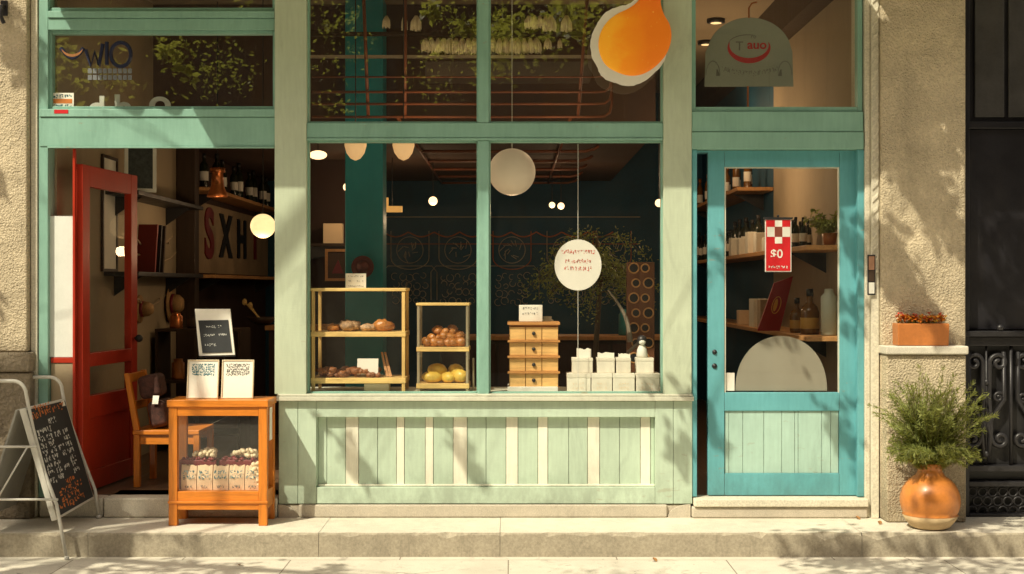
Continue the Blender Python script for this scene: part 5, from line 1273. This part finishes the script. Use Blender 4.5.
# small leafy plant in a pot on the middle shelf
pq = (2.05, .52); pp = thing('potted_plant', (*pq, 1.661), 'small leafy green pot plant at the top right of the door glass', 'plant')
b = MB(); b.lathe([(.001, 0), (.035, 0), (.05, .08), (.046, .08), (.044, .07), (.001, .07)], (*pq, 1.661), 20); b.build('pot', M_TERRA, pp, smooth=True)
b = MB(); b3 = MB(); rg = random.Random(5)
for i in range(26):
    a = rg.random()*6.3; l = rg.uniform(.12, .30); d = Vector((math.cos(a)*.5-.1, math.sin(a)*.7, 1)).normalized(); p = Vector((*pq, 1.73)); pts = [p.copy()]
    for k in range(8): p = p+d*l/8; d = (d+Vector((rg.gauss(0, .12), rg.gauss(0, .12), -.16))).normalized(); p.x = min(p.x, RWX-.01); pts.append(p.copy())
    b3.tube(pts, .003, 4, False, .001)
    for k in range(2, 9):
        for m_ in range(4):
            q = Vector((rg.gauss(0, 1), rg.gauss(0, 1), rg.gauss(0, 1))).normalized(); b.leaf(pts[k], q, rg.uniform(.006, .012), rg.uniform(.025, .05), q.orthogonal().normalized())
b3.build('stem', M_BARK, pp); b.build('foliage', M_OLIVE, pp)
# tree placed indoors to stand for foliage reflected in the right-hand pane
ot = thing('reflection_tree', (.62, 1.5, FLOOR), 'tree with drooping fine leaves added inside for foliage reflected behind the oval sign', 'tree')
b = MB(); b.lathe([(.001, 0), (.15, 0), (.19, .3), (.17, .3), (.165, .27), (.001, .27)], (.62, 1.5, FLOOR), 24); b.build('pot', M_TERRA, ot, smooth=True)
b = MB(); b.tube([(.62, 1.5, FLOOR+.25), (.60, 1.5, .9), (.64, 1.52, 1.5), (.60, 1.5, 1.8)], .025, 8, False, .012)
tips = []
for i in range(26):
    a = rng.random()*6.3; l = rng.uniform(.25, .62); s0 = Vector((.62, 1.5, rng.uniform(1.35, 1.8))); d = Vector((math.cos(a), math.sin(a)*.6, .35)); pts = [s0+d*l*t+Vector((0, 0, -.35*l*t*t*2)) for t in (0, .25, .5, .75, 1)]; b.tube(pts, .006, 5, False, .002); tips.append(pts)
b.build('trunk', M_BARK, ot, smooth=True)
b = MB()
for pts in tips:
    for i in range(170):
        t = rng.uniform(.2, 1)*3.99; k = int(t); p = pts[k].lerp(pts[k+1], t-k)+Vector((rng.gauss(0, .035), rng.gauss(0, .035), rng.gauss(0, .035))); d = Vector((rng.gauss(0, 1), rng.gauss(0, 1), rng.gauss(0, .8)-.5)).normalized()
        b.leaf(p, d, rng.uniform(.004, .007), rng.uniform(.02, .04), d.orthogonal().normalized())
b.build('crown', M_OLIVE, ot)
# things left of the teal column
Y = 4.3; sg_ = thing('glow_letter', (X(392, Y), Y, Z(212, Y)), 'yellow lit block letter L hanging in the dark shop', 'sign')
S = (CAMD+Y)/FPX
b = MB(); b.prism([(X(383.5, Y), Z(212, Y)), (X(402, Y), Z(212, Y)), (X(402, Y), Z(206, Y)), (X(388, Y), Z(206, Y)), (X(388, Y), Z(197.5, Y)), (X(383.5, Y), Z(197.5, Y))], Y, Y+.05); b.build('letter', glow('sign_glow', (1, .5, .12), .55, (.5, .3, .1)), sg_)
b = MB(); b.tube([(X(392, Y), Y+.02, Z(206, Y)), (X(392, Y), Y+.02, 2.598)], .004, 5); b.build('cord', M_BLACK, sg_)
Y = 4.3
lbx = rbox(X(332.5, Y), Y+.06, 1.801, 19*(CAMD+Y)/FPX, .1, 20*(CAMD+Y)/FPX, glow('lit_box_glow', (1, .6, .25), .16, (.5, .33, .17)), 'pale woven box on the small dark shelf left of the teal column', 'woven_box')  # faint glow put into the box for its lit look
pf = thing('picture_frame', (X(337, 4), 4.2, Z(283, 4)), 'brown framed picture hanging below the small shelf left of the teal column', 'picture')
Y = 4.2; b = MB(); x0, x1, z0, z1 = X(325, Y), X(349, Y), Z(281, Y), Z(249, Y); w = .025
b.box(x0, x0+w, Y, Y+.03, z0, z1); b.box(x1-w, x1, Y, Y+.03, z0, z1); b.box(x0+w, x1-w, Y+.001, Y+.03, z0, z0+w); b.box(x0+w, x1-w, Y+.001, Y+.03, z1-w, z1); b.build('frame', M_SHELF, pf)
MB().box(x0+w, x1-w, Y+.01, Y+.02, z0+w, z1-w).build('sheet', M_SOFF, pf)
b = MB(); cxm = (x0+x1)/2; b.prism([(cxm-.05, z0+.07), (cxm+.06, z0+.07), (cxm+.01, z0+.2)], Y+.006, Y+.0095); b.build('drawing', M_BERRY, pf)
MB().box(-2.1, -1.28, 4.52, 4.56, FLOOR, 2.598).build('partition', M_BROWNW, B)
Y = 1.93; c = Vector((X(363, Y), Y, Z(267, Y)))
b = MB(); b.lathe([(.001, 0), (.05, .004), (.08, .02), (.085, .03), (.075, .02), (.001, .012)], c, 28, Matrix.Rotation(PI/2, 3, 'X')); b.lathe([(.02, .03), (.045, .035), (.001, .04)], c, 20, Matrix.Rotation(PI/2, 3, 'X'))
tag(b.build('woven_plate', mat('red_weave', (.14, .03, .02), .7, .5, 30, 80, .4), smooth=True, org=c), 'round red-brown woven plate hanging on the teal column', 'plate')
# left bay: pictures, hats, books, cabinet
pf = thing('picture_frame', (X(136, 1.7), 1.7, 2.061), 'white framed dark picture leaning on the upper black shelf behind the red door', 'picture')
Mx = Matrix.Translation((LWX+.10, 1.2, 2.061)) @ Matrix.Rotation(R(28), 4, 'Z')
b = MB(); w = .025; W, H = .22, .34
b.box(0, w, 0, .02, 0, H, Mx); b.box(W-w, W, 0, .02, 0, H, Mx); b.box(w, W-w, .001, .02, 0, w, Mx); b.box(w, W-w, .001, .02, H-w, H, Mx); b.build('frame', M_WHITE, pf)
MB().box(w, W-w, .006, .015, w, H-w, Mx).build('picture', mat('dark_print', (.03, .035, .03), .5, .9, 30, 80), pf)
Mx = Matrix.Translation((LWX+.004, .55, 1.55)); pw = thing('picture_frame', (LWX+.01, .75, 1.55), 'tall white framed print on the pale wall, seen through the red door glass', 'picture')
b = MB(); b.box(LWX+.002, LWX+.02, .98, 1.0, 1.5, 2.3); b.box(LWX+.002, LWX+.02, 1.3, 1.32, 1.5, 2.3); b.box(LWX+.002, LWX+.02, 1.0, 1.3, 1.5, 1.52); b.box(LWX+.002, LWX+.02, 1.0, 1.3, 2.28, 2.3); b.build('frame', M_DARKW, pw)
MB().box(LWX+.002, LWX+.01, 1.0, 1.3, 1.52, 2.28).build('sheet', M_PAPER, pw)
for i, (y, m, l) in enumerate(((1.75, mat('album_red', (.20, .02, .012), .6), 'red-spined album leaning on the lower black shelf'), (1.87, M_BLACK, 'tall black album leaning beside the red one on the lower black shelf'), (1.98, M_DARKW, 'brown album, last of the three leaning on the lower black shelf'))):
    b = MB(); b.hexa([(LWX+.02, y, 1.501), (LWX+.16, y, 1.501), (LWX+.16, y+.03, 1.501), (LWX+.02, y+.03, 1.501), (LWX+.02, y+.08, 1.86), (LWX+.16, y+.08, 1.86), (LWX+.16, y+.11, 1.86), (LWX+.02, y+.11, 1.86)]); tag(b.build('album', m, org=(LWX+.1, y, 1.501)), l, 'book')
for px, py, Y, rr, l in ((147, 309, 1.85, .085, 'round straw hat hanging on the pale wall beside the red door'), (184, 304, 2.75, .12, 'second straw hat hanging deeper along the pale wall')):
    c = Vector((LWX+.02, Y, Z(py, Y))); Mh = Matrix.Rotation(PI/2, 3, 'Y')
    t = thing('straw_hat', c, l, 'hat'); mh = mat('straw', (.38, .22, .09), .8, .3, 20, 80, .3)
    b = MB(); b.lathe([(rr*1.25, .0), (rr*1.25, .008), (rr*.7, .012)], c, 28, Mh); b.build('brim', mh, t, smooth=True)
    b = MB(); b.lathe([(rr*.7, .01), (rr*.62, .07), (rr*.4, .1), (.002, .105)], c, 28, Mh); b.build('crown', mh, t, smooth=True)
    b = MB(); b.lathe([(rr*.715, .012), (rr*.69, .035)], c, 28, Mh); b.build('band', M_BERRY, t, smooth=True)
def twig(y, z, l, label):
    b = MB(); p = Vector((LWX+.02, y, z)); b.tube([p+Vector((.04*math.sin(k*1.3), l*k/8, .04*math.sin(k*.9+z))) for k in range(9)], .008, 5, False, .003)
    for k in (2, 4, 6): q = p+Vector((.04*math.sin(k*1.3), l*k/8, .04*math.sin(k*.9+z))); b.tube([q, q+Vector((.03, .06, .05*(-1)**k))], .004, 4, False, .002)
    tag(b.build('wall_twig', mat('pale_twig', (.45, .33, .22), .7), org=p), label, 'twig')
twig(1.5, 1.72, 1.3, 'pale twig fixed along the wall between the two black shelves'); twig(1.7, 1.60, 1.2, 'lower pale twig fixed just above the lower black shelf'); twig(1.6, 1.27, .9, 'pale twig fixed on the wall below the lower black shelf')
cb = thing('side_cabinet', (-2.4, 2.4, FLOOR), 'dark low cabinet of open shelves behind the wooden chair', 'cabinet')
x0, x1, y0, y1 = -2.74, -2.12, 2.2, 2.6
for z in (.14, .55, .95): MB().box(x0, x1, y0, y1, FLOOR+z-.02, FLOOR+z).build('shelf', M_DARKW, cb)
for xx in (x0-.02, x1): MB().box(xx, xx+.02, y0, y1, FLOOR, FLOOR+.95).build('side_panel', M_DARKW, cb)
def cyl(nm, x, y, z, r, h, m, l, cat, g=None):
    b = MB(); b.lathe([(.001, 0), (r, 0), (r*1.03, h*.1), (r, h*.8), (r*.7, h*.86), (r*.72, h), (.001, h+.001)], (x, y, z), 18); return tag(b.build(nm, m, smooth=True, org=(x, y, z)), l, cat, g)
for i, (dx, h, r, m, l) in enumerate(((.1, .12, .05, M_COPPER, 'copper pot on the left of the dark cabinet top'), (.25, .09, .06, M_DARKW, 'dark bowl-like pot in the middle of the dark cabinet top'), (.42, .15, .045, M_TERRA, 'clay jar on the right of the dark cabinet top'))): cyl('jar', x0+dx, 2.38, FLOOR+.951, r, h, m, l, 'jar')
for i, (dx, h, r, m, l) in enumerate(((.12, .16, .05, M_TERRA, 'clay jar on the left of the middle cabinet shelf'), (.3, .2, .04, M_BOTG, 'dark bottle-like jar on the middle cabinet shelf'), (.48, .13, .06, M_COPPER, 'copper jar on the right of the middle cabinet shelf'))): cyl('jar', x0+dx, 2.36, FLOOR+.551, r, h, m, l, 'jar')
ctr = thing('counter', (-1.75, 3.6, FLOOR), 'dark wooden counter in the depth of the left doorway', 'counter')
MB().box(-2.1, -1.35, 3.4, 3.9, FLOOR, 1.02).build('body', M_DARKW, ctr); MB().box(-2.13, -1.32, 3.37, 3.93, 1.021, 1.06).build('top', M_SHELF, ctr, bevel=.004)
c = Vector((X(262, 3.6), 3.6, 1.061)); b = MB(); b.lathe([(.001, 0), (.06, 0), (.14, .07), (.133, .07), (.055, .008), (.001, .008)], c, 28); tag(b.build('bowl', M_DARKW, smooth=True, org=c), 'wide dark bowl on the counter deep in the doorway', 'bowl')
for i, a in enumerate((.3, .9)):
    b = MB(); b.tube([c+Vector((.02*i, -.02, .02)), c+Vector((-.10-.05*i, .03, .16+.03*i))], .008, 6); b.ball(c+Vector((-.11-.05*i, .03, .17+.03*i)), .022, .008, .03); tag(b.build('wooden_spoon', M_PINE, smooth=True, org=c), ('upright' if i == 0 else 'more slanted')+' wooden spoon sticking out of the dark bowl', 'spoon')
# round table and low shelf dimly seen behind the goods
dk = thing('low_dresser', (.2, 3.2, FLOOR), 'dark low dresser standing before the mural deep inside the shop', 'dresser')
MB().box(-.6, 1.3, 3.0, 3.45, FLOOR+.08, .95).build('body', M_DARKW, dk, bevel=.004); MB().box(-.63, 1.33, 2.97, 3.48, .951, .985).build('top', M_SHELF, dk, bevel=.004)
for i in range(4): MB().box(-.58+i*.47, -.14+i*.47, 2.985, 2.999, FLOOR+.12, .92).build('cupboard_door', M_BROWNW, dk, bevel=.003)
for i, (x, h, r, m, l) in enumerate(((.15, .2, .06, M_PAPER, 'white paper canister on the dark dresser left of the chest'), (.30, .16, .05, M_CART, 'pale low canister on the dark dresser beside the paper one'), (.95, .22, .05, M_TEALC, 'teal jar on the dark dresser behind the cartons'))): cyl('canister', x, 3.15, .986, r, h, m, l, 'canister')

# ================================================================ THE STREET (seen in the glass, and throwing the leaf shade)
tr = thing('street_tree', (-4.8, -3.2, GZ), 'leafy street tree on the pavement left of the shop, reflected in the panes', 'tree')
b = MB(); rg = random.Random(11)
b.tube([(-4.8, -3.2, GZ), (-4.75, -3.2, 1.2), (-4.65, -3.15, 2.6), (-4.6, -3.2, 4.0), (-4.7, -3.3, 5.4), (-4.9, -3.5, 6.6)], .14, 12, False, .06)
clumps = []
def shade(px, py, t, r, n=150, Y=0.0, sq=(1, 1, 1)):
    """a leafy spray that stands sunward of this facade point"""
    c = Vector((X(px, Y), Y, Z(py, Y)))-SV*t
    clumps.append((c, r, n, sq))
def limb(c, s0):
    m = s0.lerp(c, .5)+Vector((0, -.5, .35)); b.tube([s0, s0.lerp(m, .5)+Vector((0, -.1, .1)), m, m.lerp(c, .5), c], .014 if c.x > -5.5 else .03, 6, False, .003)
# sprays shading pillar, door, plant and the ledge
for a in ((889, 258, 2.0, .08, 70), (898, 281, 2.0, .09, 80), (911, 303, 2.0, .09, 80), (924, 324, 2.05, .08, 70), (908, 186, 1.9, .06, 50), (921, 199, 1.9, .075, 70), (936, 216, 1.95, .08, 80), (950, 233, 2.0, .08, 80), (962, 252, 2.0, .09, 80), (955, 372, 2.4, .06, 26), (1005, 235, 2.0, .16, 110), (1018, 300, 2.1, .14, 90),
          (905, 62, 1.5, .05, 40), (922, 96, 1.5, .05, 40), (941, 126, 1.5, .05, 40), (950, 160, 1.5, .04, 30),
          (765, 300, 2.0, .12, 50), (848, 235, 2.0, .10, 60), (728, 262, 2.1, .07, 36), (850, 300, 2.1, .08, 40), (835, 420, 2.3, .10, 40), (700, 410, 2.2, .07, 40), (683, 452, 2.3, .06, 30),
          (648, 372, 2.1, .06, 45), (336, 436, 2.2, .03, 9), (345, 448, 2.2, .035, 11), (354, 461, 2.2, .035, 11), (363, 473, 2.2, .03, 9), (456, 440, 2.6, .03, 8), (465, 455, 2.6, .035, 10), (477, 471, 2.6, .03, 9), (250, 330, 2.0, .04, 8),
          (18, 45, 1.6, .09, 90), (28, 75, 1.6, .05, 40), (0, 190, 1.7, .07, 60), (0, 315, 1.9, .05, 40)): shade(a[0], a[1], a[2]*.64, a[3]*.92, *a[4:])
# ground patches on ledge and pavement
def gshade(px, py, t, r, n, z=0): t = t*.84; d = (EYE-z)*FPX/(py-287); clumps.append((Vector(((px-512)*d/FPX, d-CAMD, z))-SV*t, r, n, (1, 1, 1)))
for a in ((830, 560, 2.2, .20, 130, GZ), (900, 566, 2.3, .26, 170, GZ), (970, 560, 2.4, .26, 170, GZ), (1000, 540, 2.4, .2, 120, GZ), (850, 540, 2.2, .1, 40, 0), (60, 570, 2.0, .22, 130, GZ), (150, 572, 2.1, .26, 130, GZ), (230, 570, 2.1, .16, 70, GZ), (15, 540, 2.0, .25, 170, GZ), (20, 522, 1.9, .16, 110, 0), (330, 568, 2.2, .1, 35, GZ)): gshade(*a)
# crown proper: higher and further from the shop, and sprays low enough to mirror in the upper panes
for i in range(60): clumps.append((Vector((-9.3+rg.gauss(0, .8), -4.6+rg.gauss(0, .7), 6.4+rg.gauss(0, .8))), rg.uniform(.3, .5), 190, (1, 1, .7)))
for px, py in ((312, 10), (330, 25), (345, 15), (350, 45), (320, 60), (330, 100), (445, 10), (455, 30), (430, 45), (465, 5), (425, 70), (440, 85), (470, 50), (510, 10), (530, 25), (575, 8), (590, 20), (545, 5), (190, 45), (200, 60), (215, 75), (228, 55), (240, 70), (205, 90), (180, 40)):
    d = 11.6; clumps.append((Vector(((px-512)*d/FPX, -3.6+rg.uniform(-.15, .15), EYE-(py-287)*d/FPX)), rg.uniform(.12, .22), 46, (1.2, 1, .8, 1)))
lf = MB()
forks = [Vector((-4.6, -3.2, 4.0)), Vector((-4.7, -3.3, 5.4)), Vector((-4.9, -3.5, 6.6))]
hi_b = [Vector((-4.9, -3.5, 6.6)), Vector((-3.6, -3.1, 7.1)), Vector((-2.0, -2.9, 7.2)), Vector((-.5, -2.85, 7.25)), Vector((1.0, -2.8, 7.2))]
lo_b = [Vector((-4.6, -3.2, 4.0)), Vector((-3.4, -3.9, 4.45)), Vector((-2.0, -4.2, 4.4)), Vector((-.5, -4.25, 4.5)), Vector((1.2, -4.2, 4.4))]
b.tube(hi_b, .06, 8, False, .02); b.tube(lo_b, .045, 8, False, .015)
def on(bough, x):
    for p, q in zip(bough, bough[1:]):
        if p.x <= x <= q.x: return p.lerp(q, (x-p.x)/(q.x-p.x))
    return bough[-1].copy() if x > 0 else bough[0].copy()
for c, r, n, sq in clumps:
    if c.x < -5.5: limb(c, min(forks, key=lambda q: (q-c).length))
    else:
        s0 = on(hi_b if c.y > -2.2 else lo_b, c.x-.15); b.tube([s0, s0.lerp(c, .5)+Vector((.05, 0, .05)), c], .007, 5, False, .003)
    for i in range(int(n)):
        d = Vector((rg.gauss(0, 1)*sq[0], rg.gauss(0, 1)*sq[1], rg.gauss(0, 1)*sq[2]))*r*.62; q = Vector((rg.gauss(0, 1), rg.gauss(0, 1), rg.gauss(0, .6)-.3)).normalized()
        k_ = .55 if len(sq) > 3 else 1; lf.leaf(c+d, q, rg.uniform(.016, .03)*k_, rg.uniform(.06, .10)*k_, q.orthogonal().normalized())
b.build('trunk', M_BARK, tr, smooth=True); lf.build('crown', M_TREEL, tr)
for i, (px, py, z, l) in enumerate(((858, 519, 0, 'dry brown leaf lying on the ledge left of the terracotta jar'), (655, 561, GZ, 'dry brown leaf on the pavement below the riser'), (240, 566, GZ, 'dry brown leaf on the pavement below the orange cabinet'), (880, 524, 0, 'curled dry leaf on the ledge edge beside the terracotta jar'))):
    d = (EYE-z)*FPX/(py-287); p = Vector(((px-512)*d/FPX, d-CAMD, z+.004)); b2 = MB(); a = rng.random()*6; n = 6
    dx, dn = Vector((math.cos(a), math.sin(a), .12)), Vector((-math.sin(a), math.cos(a), .05)); L_ = .05
    up_ = [b2.v(p+dx*L_*(k/n-.5)+dn*.013*math.sin(PI*k/n)+Vector((0, 0, .010*(k/n)**2+.006*math.sin(PI*k/n)))) for k in range(n+1)]; mi_ = [b2.v(p+dx*L_*(k/n-.5)+Vector((0, 0, .010*(k/n)**2))) for k in range(n+1)]; dn_ = [b2.v(p+dx*L_*(k/n-.5)-dn*.013*math.sin(PI*k/n)+Vector((0, 0, .010*(k/n)**2+.005*math.sin(PI*k/n)))) for k in range(n+1)]
    for k in range(n): b2.f([up_[k], up_[k+1], mi_[k+1], mi_[k]]); b2.f([mi_[k], mi_[k+1], dn_[k+1], dn_[k]])
    tag(b2.build('fallen_leaf', mat('dry_leaf', (.30, .15, .05), .8, .4, 40), org=p), l, 'leaf')
ob_ = thing('apartment_building', (0, -15.5, 0), 'plain brown apartment block across the street, mirrored in the glass', 'building')
M_OBW = stucco('far_wall', (.10, .07, .05), 30, .01, .4)
MB().box(-24, 24, -19, -15.5, GZ, 13).build('wall', M_OBW, ob_)
for r_ in range(4):
    for i in range(-8, 9):
        x = i*2.6; z = .9+r_*3.1
        w = MB().box(x-.62, x+.62, -15.49, -15.40, z, z+1.7).build('window', M_OBW, ob_)
        MB().box(x-.54, x+.54, -15.395, -15.38, z+.08, z+1.62).build('pane', M_BLACK, w)
for r_ in range(3): MB().box(-24, 24, -15.48, -15.0 if r_ == 1 else -15.3, 3.0+r_*3.1-.2, 3.0+r_*3.1-.05).build('string_course', M_OBW, ob_)

# ================================================================ CAMERA, SUN, SKY
cam = bpy.data.cameras.new('camera'); co = bpy.data.objects.new('camera', cam); COL.objects.link(co)
co.location = (0, -CAMD, EYE); co.rotation_euler = (PI/2, 0, 0); cam.sensor_width = 36; cam.lens = FPX/1024*36; cam.clip_end = 500; cam.clip_start = .1
scene.camera = co
sl_ = bpy.data.lights.new('sun', 'SUN'); so = bpy.data.objects.new('sun', sl_); COL.objects.link(so)
sl_.energy = 5.0; sl_.angle = R(.53); sl_.color = (1, .86, .60)
sl_.color = (1, .92, .70); so.rotation_euler = SUN.to_track_quat('-Z', 'Y').to_euler(); so.location = (-5, -5, 10)
w = bpy.data.worlds.new('World'); scene.world = w; w.use_nodes = True; t = w.node_tree
for n in list(t.nodes): t.nodes.remove(n)
sky = t.nodes.new('ShaderNodeTexSky'); sky.sky_type = 'NISHITA'; sky.sun_disc = False
sky.sun_elevation = math.asin(-SUN.z); sky.sun_rotation = math.atan2(-SUN.x, -SUN.y); sky.dust_density = 3; sky.air_density = 1.0
hs_ = t.nodes.new('ShaderNodeHueSaturation'); hs_.inputs['Saturation'].default_value = .45
mx = t.nodes.new('ShaderNodeMixRGB'); mx.blend_type = 'MULTIPLY'; mx.inputs[0].default_value = 1; mx.inputs[2].default_value = (1.35, 1.2, .98, 1)
bg = t.nodes.new('ShaderNodeBackground'); bg.inputs['Strength'].default_value = .14; ou = t.nodes.new('ShaderNodeOutputWorld')
t.links.new(sky.outputs[0], hs_.inputs['Color']); t.links.new(hs_.outputs[0], mx.inputs[1]); t.links.new(mx.outputs[0], bg.inputs[0]); t.links.new(bg.outputs[0], ou.inputs[0])
scene.view_settings.view_transform = 'Standard'; scene.view_settings.look = 'None'; scene.view_settings.exposure = 0; scene.view_settings.gamma = 1
scene.render.engine = 'CYCLES'
cy = scene.cycles; cy.use_denoising = True; cy.max_bounces = 8; cy.diffuse_bounces = 4; cy.glossy_bounces = 4; cy.transparent_max_bounces = 24; cy.sample_clamp_indirect = 6; cy.caustics_reflective = False; cy.caustics_refractive = False
